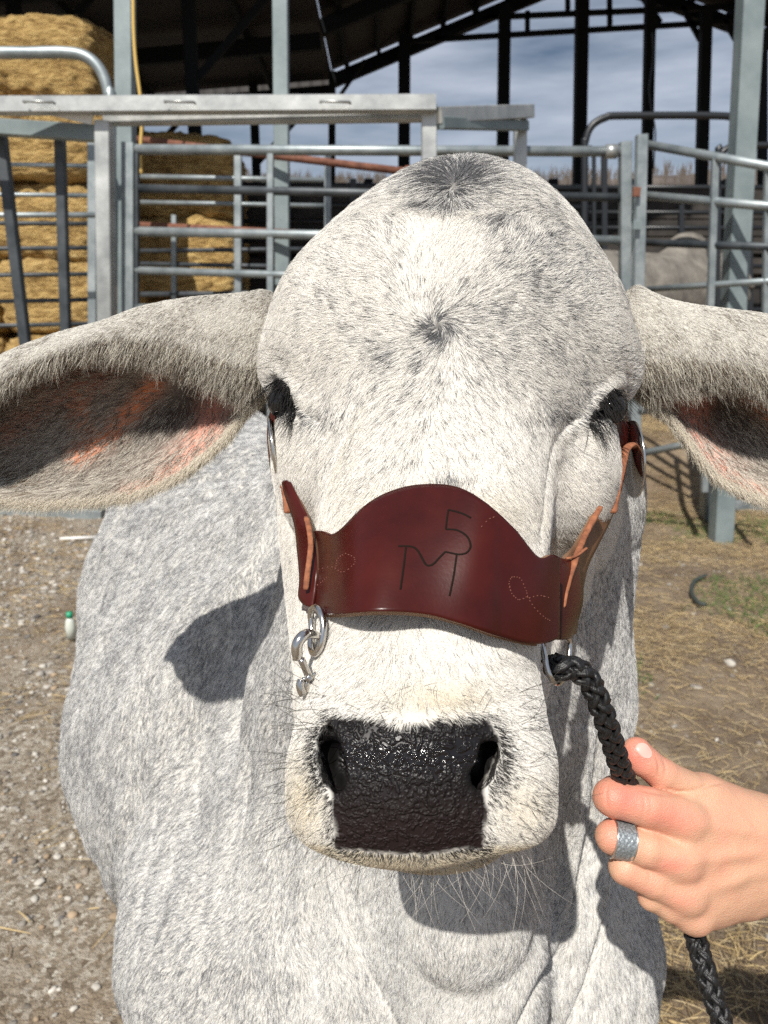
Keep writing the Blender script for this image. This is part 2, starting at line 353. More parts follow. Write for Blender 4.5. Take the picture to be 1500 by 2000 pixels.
# bright squared frame of the chute
ch = empty('chute_frame')
Y0 = 3.6
tb_ = beamY('top_beam', (-260, 208), (851, 203), 27, Y0, Y0, M_alu, ch); beamY('lower_beam', (205, 232), (832, 224), 22, Y0 + .12, Y0 + .10, M_alu, ch)
beamY('side_beam', (-200, 236), (200, 262), 26, Y0 + .35, Y0 + .08, M_grey, ch); beamY('return_beam', (850, 226), (1033, 218), 24, Y0 + .02, Y0 + .9, M_alu, ch)
beamY('return_lower_beam', (858, 240), (1025, 246), 18, Y0 + .02, Y0 + .9, M_grey, ch)
postY('post', 203, 238, 990, 27, Y0 + .06, M_alu, ch, u2=212); postY('post', 838, 205, 1040, 27, Y0 + .05, M_alu, ch, u2=836); postY('post', 1016, 208, 1010, 22, Y0 + .95, M_alu, ch, u2=1012)
postY('leaning_bar', 2, 262, 690, 18, Y0 + .3, M_dkst, ch, u2=52); postY('bar', 117, 262, 690, 17, Y0 + .25, M_dkst, ch, u2=130)
for u in (78, 352, 655): 
    m = MB(); c = WY(u, 203, Y0 - .055); w_ = px(52, Y0) / 2; m.tube([c + [-w_, 0, .006], c + [-w_, -.02, .006], c + [w_, -.02, .002], c + [w_, 0, .002]], .006, 8); m.build('latch_staple', M_alu, tb_, True)
m = MB(); c0, c1, c2 = WY(75, 219, Y0 + .02), WY(182, 217, Y0 + .02), WY(178, 243, Y0 + .02); dd = np.array([0, .012, 0]); m.add([c0, c1, c2, c0 + dd, c1 + dd, c2 + dd], [(0, 1, 2), (3, 5, 4), (0, 3, 4, 1), (1, 4, 5, 2), (2, 5, 3, 0)]); m.build('gusset_plate', mat('white_paint', (.75, .75, .72), .4), ch)
beamY('ground_rail', (-200, 975), (204, 1008), 26, WG(-200, 990)[1], WG(204, 1008)[1], M_galv, ch)
setp(ch, 'bright square tube chute frame with double top beam behind the cow', 'cattle chute')
# slatted panel of the chute, rails seen against the hay
def panel(name, label, group, posts, rails, y, mt, pw=14, rnd=True):
    e = empty(name)
    for (u, v0, v1, w_, m_) in posts: postY('post', u, v0, v1, w_, y, m_ or mt, e, rnd=False)
    for (a, b_, w_, m_) in rails: beamY('rail', a, b_, w_, y, y, m_ or mt, e, rnd=rnd)
    return setp(e, label, 'fence panel', group)
G_ = 'steel fence panels round the yard'
panel('corral_fence', 'grey pipe panel directly in front of the big hay stack', G_, [(182, 280, 900, 16, None), (-180, 270, 930, 16, None)], [((-180, v), (184, v + dv), 8, M_dkst if v > 400 else None) for v, dv in ((318, 6), (378, 4), (435, 2), (487, -3), (540, -5), (592, -7), (640, -8), (700, -8), (760, -8), (830, -8))], 5.0, M_galv)
# main corral panel
yc = 4.7
panel('corral_fence', 'long galvanised corral panel running behind the head of the cow', G_, [(252, 280, 960, 22, M_galv), (528, 300, 950, 12, None), (1221, 278, 985, 20, None), (265, 285, 960, 12, M_dkst)],
      [((262, 292), (1225, 296), 18, None), ((270, 368), (1215, 386), 15, M_dkst), ((262, 452), (1215, 470), 17, None), ((262, 528), (1215, 556), 14, None), ((262, 600), (1215, 640), 14, None), ((262, 700), (1215, 740), 14, None), ((262, 810), (1215, 850), 14, None)], yc, M_galv)
m = MB(); c = WY(1193, 296, yc - .01); m.tube([c + [-.03, 0, 0], c + [.035, 0, 0]], px(24, yc) / 2, 14); cl = m.build('pipe_sleeve', M_alu, bpy.data.objects['corral_fence.001'], True)
# gate that runs away to the right
gt = empty('yard_gate'); 
beamY('post', (1253, 264), (1237, 980), 19, 4.62, 4.62, M_galv, gt); 
for a, b_, w_, m_ in (((1262, 282), (1560, 336), 16, None), ((1262, 382), (1560, 408), 16, None), ((1262, 474), (1560, 484), 14, M_dkst), ((1262, 565), (1560, 545), 12, None), ((1215, 808), (1560, 752), 17, None), ((1215, 893), (1560, 824), 15, None)):
    beamY('rail', a, b_, w_, 4.7, 3.9, m_ or M_galv, gt, rnd=True)
postY('upright', 1397, 305, 960, 12, 4.3, M_galv, gt, u2=1376); postY('upright', 1500, 325, 980, 12, 4.05, M_galv, gt, u2=1490)
for v in (375, 440): c = WY(1243, v, 4.56); m = MB(); m.beam(c + [-.02, 0, 0], c + [.02, 0, 0], .02, .05); m.build('hinge', M_rust if v < 400 else M_grey, gt)
setp(gt, 'pipe gate that runs away to the right beside the tall grey post', 'gate')
# arched pipe gate far left
ag = empty('arched_gate'); mm = MB(); P_ = [WY(u, v, 4.6) for u, v in ((-260, 112), (-60, 104), (60, 103), (130, 103), (170, 112), (198, 140), (212, 185), (216, 260), (216, 950))]
mm.tube(spline(P_, 60), px(20, 4.6) / 2, 14); mm.build('pipe_hoop', M_galv, ag, True); postY('upright', -250, 110, 950, 20, 4.6, M_galv, ag, rnd=True)
beamY('rail', (-250, 420), (214, 420), 10, 4.6, 4.6, M_galv, ag, rnd=True); setp(ag, 'pale pipe gate with a rounded top corner before the hay', 'gate')
# rusty rails behind the corral
rr_ = empty('rusty_fence'); beamY('rail', (232, 268), (800, 336), 13, 5.6, 5.0, M_rust, rr_, rnd=True); beamY('rail', (236, 438), (700, 462), 13, 5.6, 5.1, M_rust, rr_, rnd=True); beamY('rail', (236, 640), (700, 640), 12, 5.6, 5.1, M_rust, rr_, rnd=True)
postY('post', 226, 262, 940, 18, 5.6, M_rust, rr_, rnd=True); postY('post', 800, 325, 940, 18, 5.02, M_rust, rr_, rnd=True); setp(rr_, 'rust red pipe fence just behind the long galvanised corral panel', 'fence')
# back pens: galvanised and black panels deeper in the shed
panel('corral_fence', 'thin pale pipe panel standing before the second hay stack', G_, [(465, 300, 880, 13, None), (340, 420, 880, 9, None), (640, 300, 880, 12, None)], [((275, 345), (640, 352), 9, None), ((275, 395), (640, 402), 8, None), ((275, 490), (640, 486), 8, M_dkst), ((275, 515), (640, 522), 8, M_dkst), ((275, 575), (640, 572), 10, M_dkst), ((275, 660), (640, 655), 10, M_dkst)], 6.2, M_galv)
panel('corral_fence', 'black pen panel across the shed left of the poll', G_, [(690, 350, 870, 12, None), (470, 350, 870, 12, None), (900, 350, 870, 12, None)], [((470, v), (1160, v + 6), w_, None) for v, w_ in ((362, 12), (400, 9), (432, 9), (470, 9), (520, 9), (580, 9), (640, 9))], 8.2, M_blackp)
panel('corral_fence', 'black pen panel across the shed right of the poll', G_, [(1180, 300, 850, 10, None), (1462, 300, 850, 12, None), (1560, 300, 850, 12, None), (1330, 400, 850, 9, None)], [((1150, v), (1570, v), w_, None) for v, w_ in ((366, 9), (415, 8), (445, 8), (520, 8), (560, 8), (605, 9), (660, 9), (720, 9))], 8.0, M_blackp)
pw_ = empty('shade_wall'); M_bd = mat('shade_boards', (.03, .027, .025), .8); tex_mix(M_bd, 4, (.012, .011, .011), (.06, .05, .042), .35, .75, 6, .4, 30, dist=.01)  # dark wall added where the back of the shed is only in shade
for k_, v_b in enumerate((380, 412, 446, 480, 520)): A_ = WY(440, v_b, 8.9); B_ = WY(1720, v_b, 8.9); m = MB(); m.beam(A_, B_, .035, .17, bev=.006); m.build('board', M_bd, pw_)
m = MB(); A_, B_ = WY(440, 600, 8.95), WY(1720, 600, 8.95); hh = (WY(0, 395, 8.95)[2] - .0); m.beam([A_[0], 8.98, hh / 2], [B_[0], 8.98, hh / 2], .02, hh, bev=.004); m.build('shade_sheet', M_bd, pw_)
for u_p in (560, 720, 900, 1080, 1240, 1420, 1600): postY('post', u_p, 350, 860, 16, 8.8, M_black, pw_)
setp(pw_, 'added dark board wall standing in for the shade at the back of the shed', 'wall')
bh = empty('arched_gate'); 
for k, pts in enumerate(([(1140, 760), (1142, 320), (1144, 275), (1156, 246), (1182, 230), (1215, 226), (1400, 226), (1440, 232)], [(1150, 285), (1158, 300), (1160, 340), (1160, 760)])):
    mm = MB(); mm.tube(spline([WY(u, v, 6.6) for u, v in pts], 60), px(13 if k == 0 else 8, 6.6) / 2, 12); mm.build('pipe_hoop', M_blackp, bh, True)
setp(bh, 'black pipe gate with a rounded top seen against the sky', 'gate', None)
b2 = empty('arched_gate'); mm = MB(); mm.tube(spline([WY(u, v, 7.0) for u, v in ((1400, 760), (1402, 330), (1408, 302), (1425, 288), (1450, 284), (1600, 284))], 50), px(12, 7) / 2, 12); mm.build('pipe_hoop', M_blackp, b2, True); setp(b2, 'second black hoop gate partly behind the tall grey post', 'gate')
# gate foot at the lower right
ft = empty('fence_foot'); A = WG(1394, 1018); yb = A[1]; beamY('post', (1401, 820), (1394, 1008), 42, yb, yb, M_galv, ft); beamY('rod', (1388, 830), (1377, 1032), 9, yb - .06, yb - .06, M_galv, ft, rnd=True); beamY('skid', (1410, 990), (1600, 985), 26, yb + .35, yb + .35, M_galv, ft)
setp(ft, 'galvanised square fence foot standing on the straw under the right ear', 'fence foot')
# ------------------------------------------------------------------ open shed
barn = empty('barn')
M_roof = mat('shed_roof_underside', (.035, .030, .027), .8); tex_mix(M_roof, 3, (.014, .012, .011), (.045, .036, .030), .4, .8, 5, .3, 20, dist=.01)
def gpt(u, v, y): return WY(u, v, y)
yf, yn = 12.5, 5.75
eL, ap, eR = WY(648, 138, yf), WY(1150, -75, yf), WY(1760, 150, yf)
def slab(name, pts, th, mt, par):
    pts = [np.asarray(p_, float) for p_ in pts]; up = np.array([0, 0, th]); n = len(pts); V = pts + [p_ + up for p_ in pts]
    F = [tuple(range(n - 1, -1, -1)), tuple(range(n, 2 * n))] + [(k, (k + 1) % n, n + (k + 1) % n, n + k) for k in range(n)]
    m = MB(); m.add(V, F); return m.build(name, mt, par)
back = np.array([0, yn - yf, 0.0])
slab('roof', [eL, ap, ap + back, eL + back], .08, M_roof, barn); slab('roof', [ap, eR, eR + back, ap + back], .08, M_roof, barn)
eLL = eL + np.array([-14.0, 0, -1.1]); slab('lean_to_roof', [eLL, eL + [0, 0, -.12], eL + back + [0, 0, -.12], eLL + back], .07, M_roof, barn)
# purlins and rafters under the roofs
for k in range(8):
    f = (k + .5) / 8; a = eL * (1 - f) + ap * f - [0, 0, .06]; m = MB(); m.beam(a, a + back, .06, .12); m.build('purlin', M_black, barn)
    a = ap * (1 - f) + eR * f - [0, 0, .06]; m = MB(); m.beam(a, a + back, .06, .12); m.build('purlin', M_black, barn)
    a = eLL * (1 - f) + eL * f - [0, 0, .18]; m = MB(); m.beam(a, a + back, .06, .10); m.build('purlin', M_black, barn)
for y in (6.4, 8.4, 10.4, yf - .05):
    o_ = np.array([0, y - yf, 0]); m = MB(); m.beam(eL + o_ - [0, 0, .16], ap + o_ - [0, 0, .16], .12, .18); m.beam(ap + o_ - [0, 0, .16], eR + o_ - [0, 0, .16], .12, .18); m.build('rafter', M_black, barn)
    m = MB(); m.beam(eLL + o_ - [0, 0, .3], eL + o_ - [0, 0, .3], .12, .18); m.build('rafter', M_black, barn)
for x_ in (-9, -6, -3.6, -1.9):    # lean-to braces and posts
    for y in (8.4, yf - .2): m = MB(); m.beam([x_, y, 0], [x_, y, 4.7], .12, .12); m.build('post', M_black, barn); m = MB(); m.beam([x_, y, 3.6], [x_ + .9, y, 4.5], .05, .07); m.build('brace', M_black, barn)
# corrugated back wall above the bales
zt = eL[2]; zb = WY(500, 200, yf + .1)[2]; xsW = np.arange(-16, eL[0] - .02, .06); V = []; F = []
for k, x_ in enumerate(xsW):
    yy = yf + .15 + (.012 if k % 3 == 0 else -.012); V += [(x_, yy, zb), (x_, yy, zt)]
for k in range(len(xsW) - 1): F.append((2 * k, 2 * k + 2, 2 * k + 3, 2 * k + 1))
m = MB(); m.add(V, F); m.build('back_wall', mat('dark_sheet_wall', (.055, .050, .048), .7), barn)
# far posts against the sky
for u0, u1, w_, vt in ((790, 787, 21, 70), (986, 975, 20, 10), (1138, 1124, 21, -60), (1271, 1254, 17, -40), (1379, 1358, 18, 20), (649, 646, 12, 140)):
    beamY('post', (u0, vt), (u1, 760), w_, yf - .4, yf - .4, M_black, barn)
postY('post', 1489, 60, 760, 14, 9.0, M_black, barn)
# end truss
def bm_(a, b_, w_, n_='truss_bar', y=yf - .25): beamY(n_, a, b_, w_, y, y, M_black, barn)
bm_((800, 80), (1600, 32), 8); bm_((928, 35), (1500, 10), 8)
for a, b_ in (((1030, 62), (1030, 22)), ((1109, 20), (1108, -55)), ((1191, 50), (1190, -40)), ((1245, -20), (1290, 45)), ((1330, 10), (1368, 78)), ((1412, 35), (1452, 102)), ((1480, 60), (1520, 110)), ((655, 200), (712, 118)), ((850, 78), (990, 20))): bm_(a, b_, 8 if a[0] != 655 else 6)
# tall grey columns at the front of the shed
for u0, u1, w_, y in ((243, 252, 30, 5.2), (547, 556, 26, 5.4), (1472, 1407, 37, 4.45)):
    o = beamY('column', (u0, -120), (u1, toground(u1, 0, y)), w_, y, y, M_grey, barn)
setp(barn, 'dark open sided steel shed with grey columns and a trussed far end', 'barn')
m = MB(); m.tube(spline([WY(u, v, 5.0) for u, v in ((258, -60), (260, 0), (261, 60), (265, 120), (274, 190), (277, 240), (274, 300), (276, 340))], 50), .010, 8); o = m.build('cord', mat('yellow_cord', (.62, .42, .12), .6), None, True); setp(o, 'yellow cord hanging beside the left grey column', 'cord')
m = MB(); m.tube(spline([WY(u, v, 8.6) for u, v in ((1274, 60), (1276, 110), (1268, 170), (1272, 210), (1280, 260), (1276, 330))], 40), .008, 6); o = m.build('cable', M_blackp, None, True); setp(o, 'thin black cable dangling beside a far shed post', 'cable')
# ------------------------------------------------------------------ hay bales
def bale_mesh(w_, d_, h_, seed):
    n = 26; V = []; F = []; idx = {}
    import itertools
    def vid(i, j, k):
        if (i, j, k) not in idx: idx[(i, j, k)] = len(V); V.append((i / n * 2 - 1, j / n * 2 - 1, k / n * 2 - 1))
        return idx[(i, j, k)]
    for a in range(n):
        for c in range(n):
            F += [(vid(a, 0, c), vid(a + 1, 0, c), vid(a + 1, 0, c + 1), vid(a, 0, c + 1)), (vid(a, n, c), vid(a, n, c + 1), vid(a + 1, n, c + 1), vid(a + 1, n, c)),
                  (vid(0, a, c), vid(0, a, c + 1), vid(0, a + 1, c + 1), vid(0, a + 1, c)), (vid(n, a, c), vid(n, a + 1, c), vid(n, a + 1, c + 1), vid(n, a, c + 1)),
                  (vid(a, c, 0), vid(a, c + 1, 0), vid(a + 1, c + 1, 0), vid(a + 1, c, 0)), (vid(a, c, n), vid(a + 1, c, n), vid(a + 1, c + 1, n), vid(a, c + 1, n))]
    V = np.array(V); p_ = 7; nr = (abs(V) ** p_).sum(1) ** (1 / p_); V = V / nr[:, None]; V = V * np.array([w_, d_, h_]) / 2
    nn = V / np.linalg.norm(V, axis=1)[:, None]; V = V + nn * ((fbm(V + seed * 3.1, 5, 4) - .5) * .16 + (fbm(V * np.array([1, 1, 3.5]) + seed, 16, 3) - .5) * .07)[:, None]
    me_o = mesh_obj('hay_bale', V, np.array(F), M_hay, None); return me_o
protos = [bale_mesh(1.02, 1.0, .62, 1), bale_mesh(1.02, 1.0, .62, 2), bale_mesh(1.02, 1.0, .62, 3)]
used_ = set()
def place(k, loc, rz, sc, label, group):
    proto = protos[k % 3]
    if k % 3 in used_: o = proto.copy(); scene.collection.objects.link(o)
    else: o = proto; used_.add(k % 3)
    o.location = loc; o.rotation_euler = (0, 0, rz); o.scale = sc; setp(o, label, 'hay bale', group); return o
k = 0; xr = WY(212, 400, 6.6)[0]
rows = ['on the ground', 'in the second layer', 'in the third layer', 'in the fourth layer', 'in the fifth layer', 'in the top layer']; cols_ = ['at the right end', 'second from the right end', 'at the left end']
for rI in range(6):
    for cI in range(3):
        place(k, (xr - .55 - cI * 1.03 + rng.uniform(-.05, .05), 7.1 + rng.uniform(-.07, .07), .29 + rI * .605), (k % 2) * math.pi + rng.uniform(-.05, .05), (1, 1, 1), 'golden hay bale %s of the tall stack, %s' % (rows[rI], cols_[cI]), 'bales of the tall hay stack'); k += 1
xr = WY(455, 400, 7.8)[0]
rows = ['on the ground', 'in the second layer', 'in the third layer', 'on top']
for rI in range(4):
    for cI in range(2):
        place(k, (xr - .62 - cI * 1.2 + rng.uniform(-.06, .06), 8.35 + rng.uniform(-.07, .07), .38 + rI * .76), (k % 2) * math.pi + rng.uniform(-.06, .06), (1.17, 1, 1.28), 'brown shaded bale %s of the farther stack, %s' % (rows[rI], ('right column', 'left column')[cI]), 'bales of the farther hay stack'); k += 1
# ------------------------------------------------------------------ gravel, straw, grass
def scatter_mask(u0, u1): pass
M_stone = mat('loose_stone', (.3, .27, .23), .85); b = bsdf(M_stone); at = nd(M_stone, 'ShaderNodeAttribute', attribute_name='tone'); ln(M_stone, at.outputs['Color'], b.inputs['Base Color'])
ico = np.array([(0, 0, 1), (.894, 0, .447), (.276, .851, .447), (-.724, .526, .447), (-.724, -.526, .447), (.276, -.851, .447), (.724, .526, -.447), (-.276, .851, -.447), (-.894, 0, -.447), (-.276, -.851, -.447), (.724, -.526, -.447), (0, 0, -1)])
icf = np.array([(0, 1, 2), (0, 2, 3), (0, 3, 4), (0, 4, 5), (0, 5, 1), (1, 6, 2), (2, 7, 3), (3, 8, 4), (4, 9, 5), (5, 10, 1), (2, 6, 7), (3, 7, 8), (4, 8, 9), (5, 9, 10), (1, 10, 6), (7, 6, 11), (8, 7, 11), (9, 8, 11), (10, 9, 11), (6, 10, 11)])
def ico2():
    V = list(map(tuple, ico)); F = []; d = {}
    def mid(a, c):
        k_ = (min(a, c), max(a, c))
        if k_ not in d: m_ = np.array(V[a]) + np.array(V[c]); m_ /= np.linalg.norm(m_); d[k_] = len(V); V.append(tuple(m_))
        return d[k_]
    for a, c, e in icf: x, y, z = mid(a, c), mid(c, e), mid(e, a); F += [(a, x, z), (x, c, y), (z, y, e), (x, y, z)]
    return np.array(V), np.array(F)
iv, ifc = ico2()
def stones(name, n, x0, x1, y0, y1, smin, smax, label, dens):
    x = rng.uniform(x0, x1, n * 3); y = y0 + (y1 - y0) * rng.random(n * 3) ** 1.3; pz = np.stack([x, y, 0 * x], 1); keep = rng.random(n * 3) < dens(x, y, pz); pz = pz[keep][:n]; n = len(pz)
    pz[:, 2] = gh(pz)
    s = smin + (smax - smin) * rng.random(n) ** 5; s = s * (1 + .5 * (pz[:, 1] > 2.5)); V = iv[None] * (1 + rng.uniform(-.22, .22, (n, len(iv), 1))); sc = np.stack([s * rng.uniform(.8, 1.4, n), s * rng.uniform(.7, 1.1, n), s * rng.uniform(.4, .75, n)], 1); a = rng.uniform(0, 6.28, n)
    V = V * sc[:, None, :]; c_, s_ = np.cos(a)[:, None], np.sin(a)[:, None]; V = np.stack([V[..., 0] * c_ - V[..., 1] * s_, V[..., 0] * s_ + V[..., 1] * c_, V[..., 2]], -1) + pz[:, None, :] + np.stack([0 * s, 0 * s, s * .2], 1)[:, None, :]
    F = (ifc[None] + (np.arange(n) * len(iv))[:, None, None]).reshape(-1, 3); o = mesh_obj(name, V.reshape(-1, 3), F, M_stone, None, True)
    pal = np.array([(.20, .17, .14), (.34, .31, .27), (.48, .45, .40), (.14, .13, .125), (.40, .30, .20), (.60, .56, .50), (.30, .25, .20)]); c = pal[rng.choice(len(pal), n, p=[.12, .24, .24, .08, .12, .12, .08])] * rng.uniform(.65, 1.0, (n, 1))
    attr_color(o.data, 'tone', np.repeat(c, len(iv), 0)); setp(o, label, 'gravel', kind='stuff'); return o
stones('gravel', 38000, -3.2, -.1, .8, 7.0, .0016, .011, 'loose grey and tan gravel scattered over the dirt', lambda x, y, p_: (.25 + .75 * sstep(.45, .58, fbm(p_ + 3, 1.7, 3))))
stones('gravel', 1000, .2, 3.0, .8, 6.0, .003, .013, 'sparse pale stones among the straw on the right', lambda x, y, p_: .2 + .8 * sstep(.5, .6, fbm(p_, 2.0, 3)))
def blades(name, n, x0, x1, y0, y1, L0, L1, up, r, pal, label, cat, dens):
    x = rng.uniform(x0, x1, n * 4); y = y0 + (y1 - y0) * rng.random(n * 4) ** 1.2; p_ = np.stack([x, y, 0 * x], 1); keep = rng.random(n * 4) < dens(x, y, p_); p_ = p_[keep][:n]; n = len(p_)
    z = gh(p_) + .002; a = rng.uniform(0, 6.28, n); L = rng.uniform(L0, L1, n); e = rng.uniform(*up, n); s = np.linspace(0, 1, 4)[None, :]
    bend = rng.normal(0, .25, n)[:, None]; X = p_[:, :1] + L[:, None] * (np.cos(a)[:, None] * s * np.cos(e)[:, None] - np.sin(a)[:, None] * bend * s * s); Yy = p_[:, 1:2] + L[:, None] * (np.sin(a)[:, None] * s * np.cos(e)[:, None] + np.cos(a)[:, None] * bend * s * s)
    Zz = z[:, None] + .003 + L[:, None] * (np.sin(e)[:, None] * (s - .35 * s * s)) + rng.uniform(0, .012, n)[:, None] * (1 - up[1] / 2)
    pts = np.stack([X, Yy, Zz], -1); cu = bpy.data.hair_curves.new(name); cu.add_curves([4] * n); cu.attributes['position'].data.foreach_set('vector', pts.astype(np.float32).ravel())
    ra = cu.attributes.new('radius', 'FLOAT', 'POINT'); rr = (r * rng.uniform(.6, 1.4, n))[:, None] * np.array([1, 1, .9, .4]); ra.data.foreach_set('value', rr.astype(np.float32).ravel())
    tn = cu.attributes.new('tint', 'FLOAT_COLOR', 'CURVE'); c = np.ones((n, 4), np.float32); c[:, :3] = np.array(pal)[rng.integers(0, len(pal), n)] * rng.uniform(.7, 1.15, (n, 1)); tn.data.foreach_set('color', c.ravel())
    cu.materials.append(M_blade); o = bpy.data.objects.new(name, cu); scene.collection.objects.link(o); setp(o, label, cat, kind='stuff')
M_blade = mat('dry_stem', (.4, .3, .15), .8); at = nd(M_blade, 'ShaderNodeAttribute', attribute_name='tint'); ln(M_blade, at.outputs['Color'], bsdf(M_blade).inputs['Base Color'])
STR = [(.48, .35, .17), (.56, .42, .21), (.24, .17, .09), (.15, .105, .065), (.50, .40, .24)]
blades('straw', 130000, .05, 4.2, .9, 8.5, .02, .075, (-.05, .40), .00075, STR, 'dry straw and dead grass matted over the ground', 'straw', lambda x, y, p_: .25 + .75 * sstep(.40, .56, fbm(p_ + 11, 1.5, 4)))
blades('straw', 5000, -3.2, 0, .9, 7.0, .02, .09, (-.05, .25), .0010, STR, 'wisps of straw between the stones on the left', 'straw', lambda x, y, p_: sstep(.5, .6, fbm(p_ + 21, 1.4, 4)) + .05)
GRN = [(.06, .13, .025), (.09, .17, .035), (.13, .17, .05)]
blades('grass', 5000, .6, 3.0, 2.2, 5.2, .02, .07, (.5, 1.4), .0012, GRN, 'small patches of short green grass in the straw', 'grass', lambda x, y, p_: sstep(.56, .66, fbm(p_ + 31, 1.8, 3)))
blades('grass', 1500, -2.2, -1.0, 2.5, 4.8, .02, .06, (.5, 1.4), .0012, GRN, 'few green grass tufts in the gravel', 'grass', lambda x, y, p_: sstep(.60, .68, fbm(p_ + 37, 2.2, 3)))
# small litter
m = MB(); A = WG(58, 1058) * .5 + WG(120, 1056) * .5; B = WG(188, 1054); m.tube([WG(118, 1057) + [0, 0, .015], WG(155, 1056) + [0, 0, .017], B + [0, 0, .015]], .010, 8); o = m.build('plastic_pipe', mat('white_plastic', (.75, .73, .70), .4), None, True); setp(o, 'short pale plastic pipe lying on the gravel by the cow', 'pipe')
bt = empty('bottle'); c = WG(140, 1245); m = MB(); m.tube([c + [0, 0, .0], c + [0, 0, .05], c + [0, 0, .075], c + [0, 0, .09]], [.022, .022, .018, .009], 14); m.build('bottle_body', mat('clear_plastic', (.55, .58, .52), .2), bt, True); m = MB(); m.tube([c + [0, 0, .088], c + [0, 0, .112]], .013, 12); m.build('cap', mat('green_cap', (.02, .30, .16), .4), bt, True); setp(bt, 'small bottle with a green cap standing in the gravel', 'bottle')
m = MB(); m.tube(spline([WG(u, v) + [0, 0, .012] for u, v in ((1378, 1128), (1356, 1140), (1350, 1160), (1362, 1180), (1378, 1186))], 30), .010, 8); o = m.build('hose_piece', mat('black_hose', (.04, .05, .045), .6), None, True); setp(o, 'curved scrap of dark hose lying in the dry grass', 'hose')
# ------------------------------------------------------------------ the other cow in the pen
def other_cow():
    xs = graded([(-.8, .8, .03)]); ys = graded([(-1.3, 1.3, .03)]); zs = graded([(-.1, 1.6, .03)]); f = Field(xs, ys, zs); A = np.array
    f.cone(A([0, -.55, .98]), A([0, .55, .95]), .27, .30, .1); f.ell(A([0, -.5, 1.28]), (.12, .2, .14), .12); f.cone(A([0, -.6, 1.0]), A([0, -.98, 1.18]), .19, .13, .1); f.cone(A([0, -.95, 1.2]), A([0, -1.18, .95]), .11, .07, .05)
    for sx in (-1, 1):
        for yy in (-.55, .62): f.cone(A([sx * .17, yy, .8]), A([sx * .17, yy + (.06 if yy > 0 else 0), .4]), .10, .055, .06); f.cone(A([sx * .17, yy + (.06 if yy > 0 else 0), .4]), A([sx * .17, yy, .04]), .05, .05, .03)
        f.cone(A([sx * .1, -.95, 1.2]), A([sx * .26, -.92, 1.02]), .05, .04, .03)
    f.cone(A([0, .85, 1.1]), A([0, .92, .5]), .035, .025, .04)
    V, F = f.mesh(); V = smooth_mesh(V, F, 3); return V, F
V, F = other_cow(); oc = empty('cow'); M_oc = mat('grey_hide', (.3, .28, .26), .9); tex_mix(M_oc, 9, (.09, .082, .075), (.25, .23, .20), .3, .7, 6, .5, 90, dist=.01)
o = mesh_obj('body', V, F, M_oc, oc)
for y_ in (-1, 1):
    m = MB(); m.tube([(y_ * .085, -1.07, 1.13), (y_ * .105, -1.075, 1.13)], .018, 10); m.build('eye', M_blackp, oc, True)
c = WY(1235, 520, 7.2); oc.location = (c[0] + .05, 7.2, .38); oc.scale = (1.22, 1.22, 1.22); oc.rotation_euler = (0, 0, R(118)); setp(oc, 'second grey cow standing in the pen behind the right fence', 'cow')
